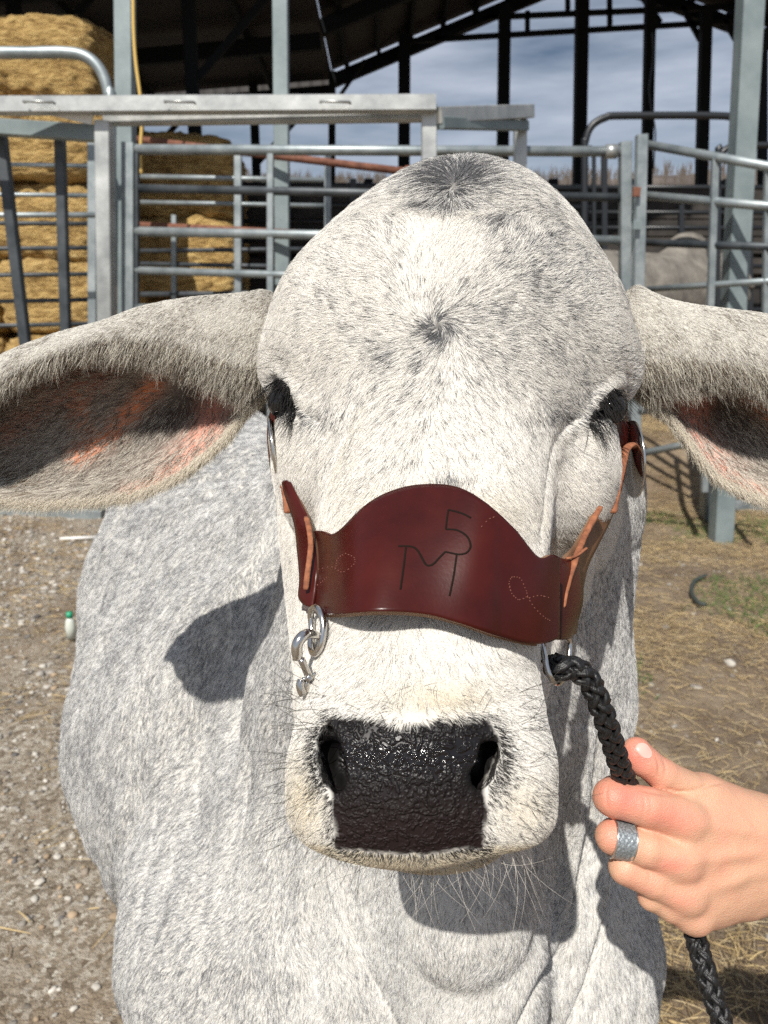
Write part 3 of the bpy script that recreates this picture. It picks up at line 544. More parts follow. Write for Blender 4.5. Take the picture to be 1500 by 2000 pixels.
# ------------------------------------------------------------------ the cow: one continuous surface, camera-frame metres
xs = graded([(-0.95, -0.42, .014), (-0.42, -0.17, .006), (-0.17, 0.27, .0022), (0.27, 0.36, .006), (0.36, 0.5, .016)])
ys = graded([(-1.75, -0.62, .016), (-0.62, -0.27, .0045), (-0.27, 0.29, .0022), (0.29, 0.40, .01)])
zs = graded([(0.33, 0.66, .0022), (0.66, 1.0, .006), (1.0, 2.7, .016)])
fd = Field(xs, ys, zs)
def cow_sdf(fd):
    # trunk (world placed, then carried to the camera frame)
    S = Cm([-0.05, 1.12, 0.76]); B1 = Cm([-0.26, 1.50, 0.68]); H = Cm([-0.50, 2.15, 0.80])
    fd.cone(S, B1, .27, .325, .03); fd.cone(B1, H, .325, .26, .10)
    fd.ell(Cm([-0.05, 1.16, 1.04]), (.10, .15, .13), .12)                           # hump
    for x, y, b, r0 in ((-0.20, .98, 0, .075), (.19, .95, 0, .075), (-.68, 2.12, 1, .10), (-.37, 2.22, 1, .10)):   # legs
        kn = Cm([x, y + (.10 if b else 0), .30]); fd.cone(Cm([x, y, .58]), kn, r0, .045, .06)
        fe = Cm([x, y + .02, .09]); fd.cone(kn, fe, .042, .032, .02); fd.cone(fe, Cm([x, y - .03, .035]), .042, .05, .02)
    # neck and chest
    fd.cone(P(925, 960, .765), P(830, 1480, .93), .162, .235, .06)
    fd.ell(P(765, 1850, .90), (.315, .23, .20), .08)
    fd.ell(P(440, 1520, 1.12), (.17, .26, .19), .10); fd.ell(P(448, 1430, 1.32), (.27, .27, .25), .10)                               # shoulder, viewer's left
    fd.cone(P(885, 1500, .675), P(930, 1950, .685), .07, .06, .06)                    # brisket/dewlap keel
    fd.ell(P(908, 1768, .640), (.056, .066, .046), .007)                            # hanging pouch of the dewlap
    # head
    fd.ell(P(899, 548, .60), (.083, .0825, .10), .03)
    fd.ell(P(875, 668, .565), (.1325, .106, .085), .035)
    fd.cone(P(868, 760, .555), P(822, 1330, .44), .083, .064, .05)
    fd.cone(P(842, 1010, .66), P(818, 1360, .545), .134, .088, .05)
    fd.cone(P(640, 695, .545), P(580, 718, .563), .030, .024, .022)
    fd.cone(P(1120, 695, .545), P(1182, 724, .563), .030, .024, .022)
    fd.ell(P(625, 905, .55), (.033, .050, .05), .025)
    fd.ell(P(1114, 915, .55), (.032, .056, .05), .020)
    fd.chain([P(552, 728, .530), P(583, 776, .5165), P(608, 820, .5045)], [.005, .0062, .003], .006)
    fd.chain([P(1200, 745, .523), P(1168, 780, .5115), P(1134, 820, .5025)], [.005, .0062, .003], .006)
    # ear roots
    fd.cone(P(600, 655, .64), P(480, 660, .645), .030, .024, .015); fd.cone(P(1180, 655, .64), P(1280, 662, .645), .030, .024, .015)
    # muzzle
    fd.box(P(823, 1488, .415), (.041, .014, .015), .023, .026)
    fd.box(P(652, 1524, .405), (.006, .010, .012), .016, .012); fd.box(P(990, 1524, .405), (.006, .010, .012), .016, .012)
    fd.ell(P(799, 1540, .393), (.051, .038, .0305), .018)
    fd.box(P(808, 1560, .392), (.036, .009, .008), .010, .008)
    fd.ell(P(842, 1632, .428), (.043, .0150, .032), .004)
    # nostrils
    fd.chain([P(643, 1432, .384), P(645, 1468, .378), P(658, 1510, .375), P(670, 1540, .374)], [.0045, .0064, .0072, .0050], .003, 'sub'); fd.cone(P(650, 1475, .388), P(664, 1520, .386), .0075, .007, .003, 'sub')
    fd.chain([P(953, 1434, .384), P(950, 1470, .378), P(934, 1510, .375), P(912, 1542, .374)], [.0045, .0064, .0072, .0050], .003, 'sub'); fd.cone(P(945, 1475, .388), P(928, 1520, .386), .0075, .007, .003, 'sub')
    # eye slits under the brow
    fd.chain([P(543, 750, .530), P(556, 775, .522), P(578, 806, .512)], [.0060, .0075, .0030], .004, 'sub')
    fd.cone(P(536, 800, .527), P(560, 788, .518), .004, .006, .004, op='sub')
    fd.chain([P(1200, 772, .520), P(1184, 794, .512), P(1146, 830, .503)], [.0060, .0080, .0030], .004, 'sub')
cow_sdf(fd)
cV, cF = fd.mesh(); del fd
cV = smooth_mesh(cV, cF, 4, .5)
cN = vnormals(cV, cF)
def uvof(V): return 750 + V[:, 0] / V[:, 2] * FPX, 1000 - V[:, 1] / V[:, 2] * FPX
def poly_dist(u, v, pl):
    """distance to a polyline and signed side, in photo pixels"""
    pl = [tuple(x) for x in spline(pl, 8 * len(pl))] if len(pl) in (3, 4, 5, 6) else list(pl)
    best = np.full(len(u), 1e9); side = np.zeros(len(u)); tt = np.zeros(len(u)); n = len(pl) - 1
    for i in range(n):
        a = np.array(pl[i], float); b = np.array(pl[i + 1], float); t = b - a; L = t @ t
        h = np.clip(((u - a[0]) * t[0] + (v - a[1]) * t[1]) / L, 0, 1)
        dx = u - a[0] - h * t[0]; dy = v - a[1] - h * t[1]; d = np.hypot(dx, dy); m = d < best
        best[m] = d[m]; side[m] = np.sign(t[0] * dy - t[1] * dx)[m]; tt[m] = ((i + h) / n)[m]
    return best, side, tt
# skin folds: grooves and swellings laid on the surface where the hide creases
def crease(V, N, pl, w, depth, zr=(0, 9), lip=0.5, lipside=1, lipw=None):
    u, v = uvof(V); d, s, t = poly_dist(u, v, pl); fade = np.sin(np.clip(t, .0, 1) * math.pi) ** (.35 if w < 15 else 1.0)
    m = (V[:, 2] > zr[0]) & (V[:, 2] < zr[1]); lw = lipw or 3 * w
    amt = (-depth * np.exp(-(d / w) ** 2) + lip * depth * np.exp(-((d - lw * .8) / lw) ** 2) * (s == lipside)) * fade * m
    fr = np.clip(-N[:, 2] * 2, 0, 1)
    return V + N * (amt * fr)[:, None]
chest = (0.55, 1.3)
for pl, w, dp, lip, ls in (
                ([(1068, 1860), (1085, 1787), (1100, 1650), (1110, 1520)], 10, .008, .4, 1),
        ([(1170, 1420), (1150, 1600), (1119, 1756), (1095, 1840), (1052, 1912), (1010, 2010)], 9, .013, .5, 1),
        ([(1225, 1480), (1215, 1640), (1199, 1703), (1168, 1832), (1141, 1912), (1100, 2030)], 9, .015, .5, 1),
        ([(690, 1700), (700, 1830), (760, 1960), (800, 2040)], 16, .004, .8, -1)):
    cV = crease(cV, cN, pl, w, dp, chest, lip, ls)
for pl, w, dp in (([(640, 1700), (620, 1850), (600, 2020)], 26, .008), ([(500, 1000), (400, 1120), (330, 1300)], 30, .008), ([(520, 1150), (470, 1350), (455, 1600), (470, 1850)], 30, .011), ([(430, 1180), (380, 1380), (360, 1600), (380, 1850)], 30, .008),
                  ([(340, 1300), (300, 1480), (290, 1680), (310, 1850)], 34, .009), ([(560, 1350), (545, 1600), (560, 1850)], 26, .009),
                  ([(205, 1710), (260, 1600), (275, 1450)], 18, .006), ([(1180, 1000), (1165, 1150), (1150, 1350)], 10, .004)):
    cV = crease(cV, cN, pl, w, dp, (0.6, 1.8), .2, -1)
cV = crease(cV, cN, [(470, 1120), (400, 1400), (380, 1600), (430, 1880)], 75, .022, (.6, 1.8), 0, 1)
cV = crease(cV, cN, [(520, 1400), (500, 1600), (560, 1900)], 40, .010, (.6, 1.8), 0, 1)
face = (0.3, 0.62)
cV = crease(cV, cN, [(1165, 800), (1120, 822), (1085, 855), (1070, 920), (1062, 990), (1050, 1060)], 8, .0016, face, .0, -1)
cV = crease(cV, cN, [(1185, 745), (1150, 790), (1125, 812), (1090, 820)], 14, .0008, face, .0, -1)
cV = crease(cV, cN, [(575, 795), (605, 825), (640, 852), (668, 900)], 16, .0006, face, .0, 1)
cV = crease(cV, cN, [(560, 755), (585, 790), (610, 812), (640, 825)], 9, .0012, face, .1, 1)
cV = crease(cV, cN, [(590, 1360), (690, 1385), (800, 1392), (930, 1382), (1060, 1350)], 18, .0012, face, .2, 1)
wr = sstep(.66, .80, cV[:, 2]) * (1 - sstep(1.5, 1.8, cV[:, 2])); cV = cV + cN * ((fbm(cV * np.array([1, .16, .5]) + 2, 26, 3) - .5) * .030 * wr)[:, None]
cV = cV - cN * (.0016 * (fbm(cV, 9, 3) - .5) * 2)[:, None] * sstep(.6, .8, cV[:, 2])[:, None] * 3
cN = vnormals(cV, cF)

# ---- ears: thin rolled sheets (open towards the viewer), joined into the body mesh
def ear_sheet(st, side):
    """st rows: u, v_top, v_lip, v_bottom, depth scale; returns centre sheet (ns, nt, 3)"""
    st = np.array(st, float); S = spline(st, 90); rows = []
    for u, vt, vl, vb, dd, op in S:
        h = vb - vt
        sec = [(vl, .604 - .010), (vl * .72 + vt * .28, .594 - .014), (vl * .35 + vt * .65, .596 - .010), (vt + 1, .612), (vt + .16 * h, .640),
               (vt + .38 * h, .640 + .022 * op), (vt + .6 * h, .640 + .020 * op), (vt + .8 * h, .632 + .008 * op), (vb - .06 * h, .616), (vb, .606)]
        sec = [P(u, a, b + dd) for a, b in sec]
        rows.append(spline(sec, 72))
    return np.array(rows)
EL = [(556, 590, 742, 745, .012, .5), (520, 572, 760, 772, .006, .7), (490, 574, 778, 800, .002, .9), (455, 578, 764, 848, .0, 1), (410, 581, 742, 890, .0, 1), (350, 588, 713, 934, .0, 1),
      (275, 604, 688, 966, .002, 1), (200, 632, 680, 978, .004, 1), (100, 660, 706, 986, .006, 1), (0, 700, 764, 980, .008, .9), (-60, 750, 840, 955, .01, .7), (-98, 820, 875, 925, .012, .3), (-115, 865, 888, 902, .014, .1)]
ER = [(1208, 590, 742, 745, .012, .5), (1240, 564, 755, 768, .006, .7), (1270, 574, 762, 796, .002, .9), (1305, 588, 748, 822, .0, 1), (1340, 596, 748, 868, .0, 1), (1385, 603, 750, 926, .0, 1),
      (1440, 610, 755, 960, .002, 1), (1500, 618, 768, 984, .004, 1), (1590, 640, 800, 1010, .006, 1), (1690, 690, 822, 1010, .008, .9), (1780, 760, 862, 975, .01, .7), (1840, 830, 890, 935, .012, .3), (1865, 880, 900, 912, .014, .1)]
ears = []
allV = [cV]; allF = [cF]; base = len(cV)
for st, sd in ((EL, -1), (ER, 1)):
    G = ear_sheet(st, sd); ns, nt_, _ = G.shape
    # long folds inside the pinna
    S_, T_ = np.meshgrid(np.linspace(0, 1, ns), np.linspace(0, 1, nt_), indexing='ij')
    du = np.gradient(G, axis=0); dv = np.gradient(G, axis=1); Nn = np.cross(du, dv); Nn /= np.linalg.norm(Nn, axis=2)[..., None] + 1e-9
    if Nn[45, 45, 2] > 0: Nn = -Nn                      # inner side faces the viewer
    inn = sstep(.38, .5, T_) * (1 - sstep(.86, .95, T_)) * sstep(.25, .45, S_)
    rid = np.sin((T_ * 5.2 - S_ * 2.1) * math.pi * 1.25) * .0042 * inn
    G = G + Nn * rid[..., None]
    thick = .0022 * (1 - .7 * sstep(.9, 1, abs(T_ * 2 - 1)))
    A = G + Nn * thick[..., None]; Bk = G - Nn * thick[..., None]
    V = np.concatenate([A.reshape(-1, 3), Bk.reshape(-1, 3)]); n0 = ns * nt_
    i, j = np.meshgrid(np.arange(ns - 1), np.arange(nt_ - 1), indexing='ij'); q = (i * nt_ + j).ravel()
    f1 = np.stack([q, q + 1, q + nt_ + 1, q + nt_], 1); f2 = f1[:, ::-1] + n0
    rim = []
    for a, b in ((np.arange(ns - 1) * nt_, (np.arange(ns - 1) + 1) * nt_), ((np.arange(ns - 1) + 1) * nt_ + nt_ - 1, np.arange(ns - 1) * nt_ + nt_ - 1),
                 ((ns - 1) * nt_ + np.arange(nt_ - 1), (ns - 1) * nt_ + np.arange(nt_ - 1) + 1)):
        rim.append(np.stack([a, b, b + n0, a + n0], 1))
    F = np.concatenate([f1, f2] + rim)
    nrm = vnormals(V, F)
    if (nrm[:n0].reshape(ns, nt_, 3) * Nn).sum() < 0: F = F[:, ::-1]; nrm = -nrm
    ears.append(dict(side=sd, inner=A, outer=Bk, N=Nn, S=S_, T=T_, base=base, n0=n0))
    allV.append(V); allF.append(F + base); base += len(V)
bV = np.concatenate(allV); bF = np.concatenate(allF); bN = vnormals(bV, bF)
# ---- colour of the hide (skin under the coat)
u_, v_ = uvof(bV); nC = len(cV)
skin = np.tile([.56, .54, .50], (len(bV), 1))
def blend(m, col):
    global skin
    skin = skin * (1 - m[:, None]) + np.array(col) * m[:, None]
head = (bV[:, 2] < .62).astype(float); head[nC:] = 0
def inpoly(u, v, poly):
    ins = np.zeros(len(u), bool); n = len(poly)
    for i in range(n):
        (x1, y1), (x2, y2) = poly[i], poly[(i + 1) % n]
        c = ((y1 > v) != (y2 > v)) & (u < (x2 - x1) * (v - y1) / (y2 - y1 + 1e-9) + x1); ins ^= c
    return ins
NOSE = [(645, 1398), (700, 1402), (745, 1412), (786, 1424), (830, 1416), (880, 1406), (955, 1404), (975, 1440), (972, 1480), (950, 1520), (945, 1560), (946, 1660), (800, 1666), (654, 1660), (650, 1560), (640, 1530), (626, 1490), (620, 1440)]
def soft_poly(u, v, poly, w):
    b, _, _ = poly_dist(u, v, list(poly) + [poly[0]]); i = inpoly(u, v, poly)
    return np.where(i, sstep(-w, w, b), sstep(-w, w, -b))
nearm = (bV[:, 2] < .46) & (np.arange(len(bV)) < nC)
nose_m = np.zeros(len(bV)); jit = (fbm(bV[nearm], 260, 2) - .5) * 14 + (fbm(bV[nearm] + 4, 70, 2) - .5) * 14
nose_m[nearm] = soft_poly(u_[nearm] + jit, v_[nearm] + jit, NOSE, 3.0)
blend(nose_m, (.008, .0065, .0068))
low = nose_m * sstep(1490, 1650, v_); blend(low * .8, (.017, .0095, .0092))
def spot_(u, v, x, y, rx, ry): return np.exp(-((u - x) / rx) ** 2 - ((v - y) / ry) ** 2)
EYES = [(558, 785, .521), (1184, 797, .514)]
EYEP = [[(534, 738), (556, 736), (574, 768), (585, 795), (598, 815), (592, 825), (574, 806), (548, 808), (528, 832), (524, 790)],
        [(1194, 757), (1218, 764), (1212, 778), (1210, 806), (1202, 820), (1164, 820), (1140, 840), (1150, 820), (1160, 806), (1172, 780)]]
eye_m = np.zeros(len(bV))
em_ = (bV[:, 2] < .56) & (np.arange(len(bV)) < nC)
for e in EYEP: eye_m[em_] = np.maximum(eye_m[em_], soft_poly(u_[em_], v_[em_], e, 3.5))
eye_m[nC:] = 0; blend(eye_m, (.006, .0055, .0055))
wh = spot_(u_, v_, 856, 637, 14, 12) + .8 * spot_(u_, v_, 885, 355, 60, 35); blend(np.clip(wh, 0, 1) * head, (.10, .095, .09))
nostril = np.clip(1.3 * spot_(u_, v_, 650, 1478, 14, 40) + spot_(u_, v_, 668, 1525, 14, 22) + spot_(u_, v_, 948, 1478, 15, 40) + spot_(u_, v_, 925, 1525, 18, 24), 0, 1)
blend(nostril * nose_m, (.003, .0028, .0028))  # nostrils painted blacker, standing in for shade their shallow hollows lack
def earpaint(E):
    b, n0 = E['base'], E['n0']; S_ = E['S'].ravel(); T_ = E['T'].ravel(); V = E['inner'].reshape(-1, 3)
    u, v = uvof(V); c = np.tile([.27, .235, .205], (n0, 1)); mir = (lambda x: x) if E['side'] < 0 else (lambda x: 1755 - x)
    u = mir(u)
    def st(pl, w, col, k=1.0):
        nonlocal c
        d, _, _ = poly_dist(u, v, pl); m = np.exp(-(d / w) ** 2) * k * (.75 + .5 * fbm(V, 60, 3)); m = np.clip(m, 0, 1)[:, None]; c = c * (1 - m) + np.array(col) * m
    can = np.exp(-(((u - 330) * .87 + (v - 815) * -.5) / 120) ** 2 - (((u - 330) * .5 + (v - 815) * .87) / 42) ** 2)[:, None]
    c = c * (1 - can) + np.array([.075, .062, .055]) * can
    st([(300, 750), (210, 850), (150, 890)], 20, (.70, .24, .11)); st([(420, 780), (400, 850), (330, 930)], 30, (.75, .33, .24), .9)
    st([(200, 740), (80, 800), (0, 850)], 28, (.62, .30, .22), .8); st([(480, 760), (430, 860), (350, 930), (250, 965)], 18, (.80, .48, .38), .9)
    st([(150, 790), (160, 830)], 22, (.62, .24, .12), .8); st([(-20, 780), (100, 745), (230, 725)], 16, (.20, .06, .045), .9)
    st([(10, 930), (50, 950)], 26, (.13, .085, .045), .9)
    if E['side'] > 0: st([(390, 770), (400, 850), (340, 930)], 24, (.80, .32, .23), .9)
    skin[b:b + n0] = c
    skin[b + n0:b + 2 * n0] = (.34, .31, .27)
for E in ears: earpaint(E)
cow = empty('cow')
M_skin = mat('cow_hide', (.45, .43, .40), .8); b = bsdf(M_skin)
at = nd(M_skin, 'ShaderNodeAttribute', attribute_name='hide'); ln(M_skin, at.outputs['Color'], b.inputs['Base Color'])
an = nd(M_skin, 'ShaderNodeAttribute', attribute_name='wet'); tcn = nd(M_skin, 'ShaderNodeTexCoord')
vo = nd(M_skin, 'ShaderNodeTexVoronoi', Scale=300.0); vo.feature = 'SMOOTH_F1'; vo.inputs['Smoothness'].default_value = .35
wz = nd(M_skin, 'ShaderNodeTexNoise', Scale=120.0, Detail=3); wm = nd(M_skin, 'ShaderNodeMix', data_type='RGBA'); wm.inputs['Factor'].default_value = .02
ln(M_skin, tcn.outputs['Object'], wz.inputs['Vector']); ln(M_skin, tcn.outputs['Object'], wm.inputs['A']); ln(M_skin, wz.outputs['Color'], wm.inputs['B'])
mpn = nd(M_skin, 'ShaderNodeMapping'); mpn.inputs['Scale'].default_value = (.62, 1, 1.15)
ln(M_skin, wm.outputs['Result'], mpn.inputs[0]); ln(M_skin, mpn.outputs[0], vo.inputs['Vector'])
bp = nd(M_skin, 'ShaderNodeBump', Distance=.0010); bp.invert = True; vmr = nd(M_skin, 'ShaderNodeMapRange'); vmr.interpolation_type = 'SMOOTHSTEP'; vmr.inputs['From Min'].default_value = .15; vmr.inputs['From Max'].default_value = .75; ln(M_skin, vo.outputs['Distance'], vmr.inputs['Value']); ln(M_skin, vmr.outputs[0], bp.inputs['Height']); 
apd = nd(M_skin, 'ShaderNodeAttribute', attribute_name='pad'); ml_ = nd(M_skin, 'ShaderNodeMath', operation='MULTIPLY'); ml_.inputs[1].default_value = 1.0; ln(M_skin, apd.outputs['Fac'], ml_.inputs[0]); ln(M_skin, ml_.outputs[0], bp.inputs['Strength'])
ln(M_skin, bp.outputs[0], b.inputs['Normal'])
msp = nd(M_skin, 'ShaderNodeMapRange'); msp.inputs['To Min'].default_value = .05; msp.inputs['To Max'].default_value = .5; ln(M_skin, an.outputs['Fac'], msp.inputs['Value']); ln(M_skin, msp.outputs[0], b.inputs['Specular IOR Level'])
mr = nd(M_skin, 'ShaderNodeMapRange'); mr.inputs['To Min'].default_value = .8; mr.inputs['To Max'].default_value = .12; ln(M_skin, an.outputs['Fac'], mr.inputs['Value']); ln(M_skin, mr.outputs[0], b.inputs['Roughness'])
body = mesh_obj('body', Wd(bV), bF, M_skin, cow)
attr_color(body.data, 'hide', skin); attr_float(body.data, 'wet', np.clip(nose_m * (1 - nostril) * (.50 + .5 * np.exp(-((v_ - 1478) / 36) ** 2)) * (1 - .3 * sstep(1500, 1640, v_)) + .15 * eye_m, 0, 1)); attr_float(body.data, 'pad', nose_m * (1 - nostril))
print('cow verts', len(bV))

# ------------------------------------------------------------------ the coat: real hair strands rooted on the hide
M_hair = bpy.data.materials.new('hair'); M_hair.use_nodes = True; M_hair.node_tree.nodes.clear()
_o = nd(M_hair, 'ShaderNodeOutputMaterial'); _p = nd(M_hair, 'ShaderNodeBsdfPrincipled'); _p.inputs['Roughness'].default_value = .55
_p.inputs['Specular IOR Level'].default_value = .25
_a = nd(M_hair, 'ShaderNodeAttribute', attribute_name='tint'); ln(M_hair, _a.outputs['Color'], _p.inputs['Base Color'])
_t = nd(M_hair, 'ShaderNodeBsdfTranslucent'); ln(M_hair, _a.outputs['Color'], _t.inputs['Color']); _m = nd(M_hair, 'ShaderNodeMixShader'); _m.inputs[0].default_value = .15
ln(M_hair, _p.outputs[0], _m.inputs[1]); ln(M_hair, _t.outputs[0], _m.inputs[2]); ln(M_hair, _m.outputs[0], _o.inputs['Surface'])
def hair_obj(name, pts, rad, col, parent, nseg):
    """pts (n, k, 3) camera frame"""
    n, k, _ = pts.shape; cu = bpy.data.hair_curves.new(name); cu.add_curves([k] * n)
    cu.attributes['position'].data.foreach_set('vector', Wd(pts.reshape(-1, 3)).astype(np.float32).ravel())
    a = cu.attributes.get('radius') or cu.attributes.new('radius', 'FLOAT', 'POINT'); a.data.foreach_set('value', rad.astype(np.float32).ravel())
    t = cu.attributes.new('tint', 'FLOAT_COLOR', 'CURVE'); c = np.ones((n, 4), np.float32); c[:, :3] = col; t.data.foreach_set('color', c.ravel())
    o = bpy.data.objects.new(name, cu); scene.collection.objects.link(o); cu.materials.append(M_hair); o.parent = parent
    return o
def sample(V, F, N, n, w):
    """n points on quads with weight w per face"""
    T = np.concatenate([F[:, [0, 1, 2]], F[:, [0, 2, 3]]]); ww = np.concatenate([w, w])
    a = np.linalg.norm(np.cross(V[T[:, 1]] - V[T[:, 0]], V[T[:, 2]] - V[T[:, 0]]), axis=1) * ww
    c = np.cumsum(a); i = np.searchsorted(c, rng.random(n) * c[-1]); i = np.minimum(i, len(T) - 1)
    r1 = np.sqrt(rng.random(n)); r2 = rng.random(n); w0, w1, w2 = 1 - r1, r1 * (1 - r2), r1 * r2
    p = V[T[i, 0]] * w0[:, None] + V[T[i, 1]] * w1[:, None] + V[T[i, 2]] * w2[:, None]
    q = N[T[i, 0]] * w0[:, None] + N[T[i, 1]] * w1[:, None] + N[T[i, 2]] * w2[:, None]
    return p, q / (np.linalg.norm(q, axis=1)[:, None] + 1e-9), i % len(F)
def tangent(N, g, jit=.15):
    t = np.stack([g[:, 0], -g[:, 1], g[:, 2] if g.shape[1] > 2 else np.zeros(len(g))], 1)
    t = t - N * (t * N).sum(1)[:, None]; t /= np.linalg.norm(t, axis=1)[:, None] + 1e-6
    t = t + rng.normal(0, jit, t.shape); t = t - N * (t * N).sum(1)[:, None]; return t / (np.linalg.norm(t, axis=1)[:, None] + 1e-6)
def strands(p, N, t, L, lift, r, k=4, sag=0.0, curl=0.0):
    n = len(p); s = np.linspace(0, 1, k)[None, :, None]; L = np.broadcast_to(L, (n,))[:, None, None]; lift = np.broadcast_to(lift, (n,))[:, None, None]
    tt = t[:, None, :]; NN = N[:, None, :]; bb = np.cross(N, t)[:, None, :] * rng.normal(0, 1, (n, 1, 1)) * curl
    q = p[:, None, :] - NN * .0002 + L * (s * tt * (1 - .25 * lift) + NN * lift * (s - .62 * s * s) + bb * s * s)
    if sag: q = q + L * s * s * np.array([0, -1.0, .1]) * sag
    rr = np.broadcast_to(r, (n,))[:, None] * (1 - .8 * np.linspace(0, 1, k) ** 2)[None, :]
    return q, rr
WH1 = (855, 635); WH2 = (885, 362)
def flow(u, v):
    """lie of the hair over the face, in photo directions (right, down)"""
    a = np.stack([u - WH1[0], v - WH1[1]], 1); ra = np.linalg.norm(a, axis=1) + 1e-3
    b_ = np.stack([u - WH2[0], v - WH2[1]], 1); rb = np.linalg.norm(b_, axis=1) + 1e-3
    wb = np.clip(1 / (1 + np.exp((v - 412 - .0009 * (u - 880) ** 2 * .6) / 14)), 0, 1)
    g = a / ra[:, None]; th = 1.1 * np.exp(-ra / 60); g = np.stack([g[:, 0] * np.cos(th) - g[:, 1] * np.sin(th), g[:, 0] * np.sin(th) + g[:, 1] * np.cos(th)], 1)
    # towards the sides the coat sweeps back and down
    sx = np.sign(u - 870); far = sstep(150, 380, abs(u - 870)); g = g + far[:, None] * np.stack([sx * .5, .15 + 0 * u], 1)
    dn = sstep(700, 980, v)[:, None]; mid = 840 - (v - 950) * .09
    g = g * (1 - dn) + dn * np.stack([(u - mid) / 330, .85 + 0 * u], 1)
    g2 = b_ / rb[:, None]; g = g * (1 - wb[:, None]) + g2 * wb[:, None]
    mz = sstep(1250, 1380, v)[:, None]; g = g * (1 - mz) + mz * np.stack([np.clip((u - 800) / 130, -1, 1) * .9, .45 + sstep(1450, 1620, v) * .5], 1)
    n = g + .25 * np.stack([np.sin(u / 37 + v / 53), np.cos(u / 41 - v / 47)], 1) * (1 - mz)
    return n / (np.linalg.norm(n, axis=1)[:, None] + 1e-6)
def spot(u, v, x, y, rx, ry): return np.exp(-((u - x) / rx) ** 2 - ((v - y) / ry) ** 2)
def darkness(p, u, v):
    n1 = fbm(p, 75, 3); n2 = fbm(p * np.array([1, .5, 1]) + 3, 260, 2)
    f = .07 + .16 * np.clip(n1 - .45, 0, 1) + .95 * np.clip(n2 - .50, 0, 1)
    up = (1 - sstep(760, 1000, v)) * (.55 + .45 * sstep(0, 300, abs(u - 880) * 0 + (u - 500))) ; f = f * (.30 + .62 * up)
    f *= 1 - .6 * sstep(240, 330, abs(u - 880)) * sstep(560, 640, v)
    f += 1.1 * spot(u, v, 856, 640, 26, 22) + 1.0 * spot(u, v, 885, 345, 74, 38) + .6 * spot(u, v, 868, 400, 50, 13) + .5 * spot(u, v, 960, 440, 30, 22)
    f += .34 * spot(u, v, 757, 690, 24, 26) + .30 * spot(u, v, 822, 705, 16, 26) + .6 * spot(u, v, 880, 930, 26, 12) + .3 * spot(u, v, 1010, 600, 160, 130) * n1 + .3 * spot(u, v, 1060, 470, 90, 90) * n1
    f += .40 * spot(u, v, 622, 818, 42, 22) + .40 * spot(u, v, 1092, 812, 42, 20) + .3 * spot(u, v, 1150, 770, 26, 22)  # beside the eyes: brownish fur, darkened further to paint the hollows' shade
    f -= .6 * spot(u, v, 875, 455, 38, 40) + .25 * spot(u, v, 880, 520, 60, 50)
    return np.clip(f, .02, .95)
nF = len(cF); fc = cV[cF].mean(1); fn = cN[cF].mean(1); fu, fv = uvof(fc); view = -(fc * fn).sum(1) / np.linalg.norm(fc, axis=1)
ishead = (fc[:, 2] < .64) & ((fv < 1690) | (fc[:, 2] < .5))
facenose = nose_m[cF].mean(1); faceeye = eye_m[cF].mean(1)
seen = sstep(-.35, -.1, view)
# the face
w = ishead * seen * (facenose < .5) * (faceeye < .25)
w = w * ~(inpoly(fu, fv, [(600, 1050), (660, 1052), (712, 1002), (760, 974), (820, 960), (885, 962), (940, 990), (1000, 1044), (1046, 1098), (1090, 1100), (1090, 1236), (1030, 1244), (965, 1230), (895, 1206), (827, 1188), (733, 1183), (640, 1190), (598, 1180)]) & (fc[:, 2] < .56))
nh = int(560000 * FUR)
p, N, fi = sample(cV, cF, cN, nh, w); u, v = uvof(p); g = flow(u, v)
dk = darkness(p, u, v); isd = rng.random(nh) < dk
poll = sstep(480, 380, v); muz = sstep(1280, 1400, v); L = (.0074 + .005 * poll - .0034 * muz) * rng.uniform(.65, 1.2, nh)
cl = vnoise(p, 330); lift = .36 + .14 * poll + .12 * muz + rng.normal(0, .06, nh) + .16 * (cl - .5)
t = tangent(N, g + np.stack([vnoise(p, 150) - .5, vnoise(p + 5, 150) - .5], 1) * .7, .13)
q, rr = strands(p, N, t, L, np.clip(lift, .2, .8), .000105, 4, curl=.10)
col = np.tile([.92, .895, .845], (nh, 1)) * rng.uniform(.82, 1.05, (nh, 1))
tan = np.clip(.9 * spot(u, v, 600, 870, 60, 60) + .8 * spot(u, v, 1110, 800, 45, 25) + .7 * spot(u, v, 630, 800, 55, 35) + .7 * spot(u, v, 860, 1360, 90, 40) + .8 * spot(u, v, 600, 1560, 40, 80) + .5 * spot(u, v, 1020, 1580, 60, 60) + .35 * spot(u, v, 880, 1000, 200, 60) + .9 * sstep(1638, 1660, v), 0, 1)  # tan fur; beside the eyes it also carries the hollows' painted shade
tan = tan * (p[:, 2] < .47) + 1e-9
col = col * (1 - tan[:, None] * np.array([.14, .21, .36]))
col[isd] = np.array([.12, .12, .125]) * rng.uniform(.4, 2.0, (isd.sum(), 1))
nm = np.clip(soft_poly(u, v, NOSE, 26) + .8 * spot(u, v, 625, 1490, 26, 60) + .8 * spot(u, v, 975, 1490, 26, 60), 0, 1) * (p[:, 2] < .46); dk2 = rng.random(nh) < nm * 1.25; col[dk2] = np.array([.03, .027, .025])
em = np.zeros(nh)
for e in EYEP: em = np.maximum(em, soft_poly(u, v, e, 14) * (p[:, 2] < .56))
dk3 = rng.random(nh) < em; col[dk3] = np.array([.05, .045, .04])
hair_obj('face_coat', q, rr, np.clip(col, 0, .95), cow, 4)
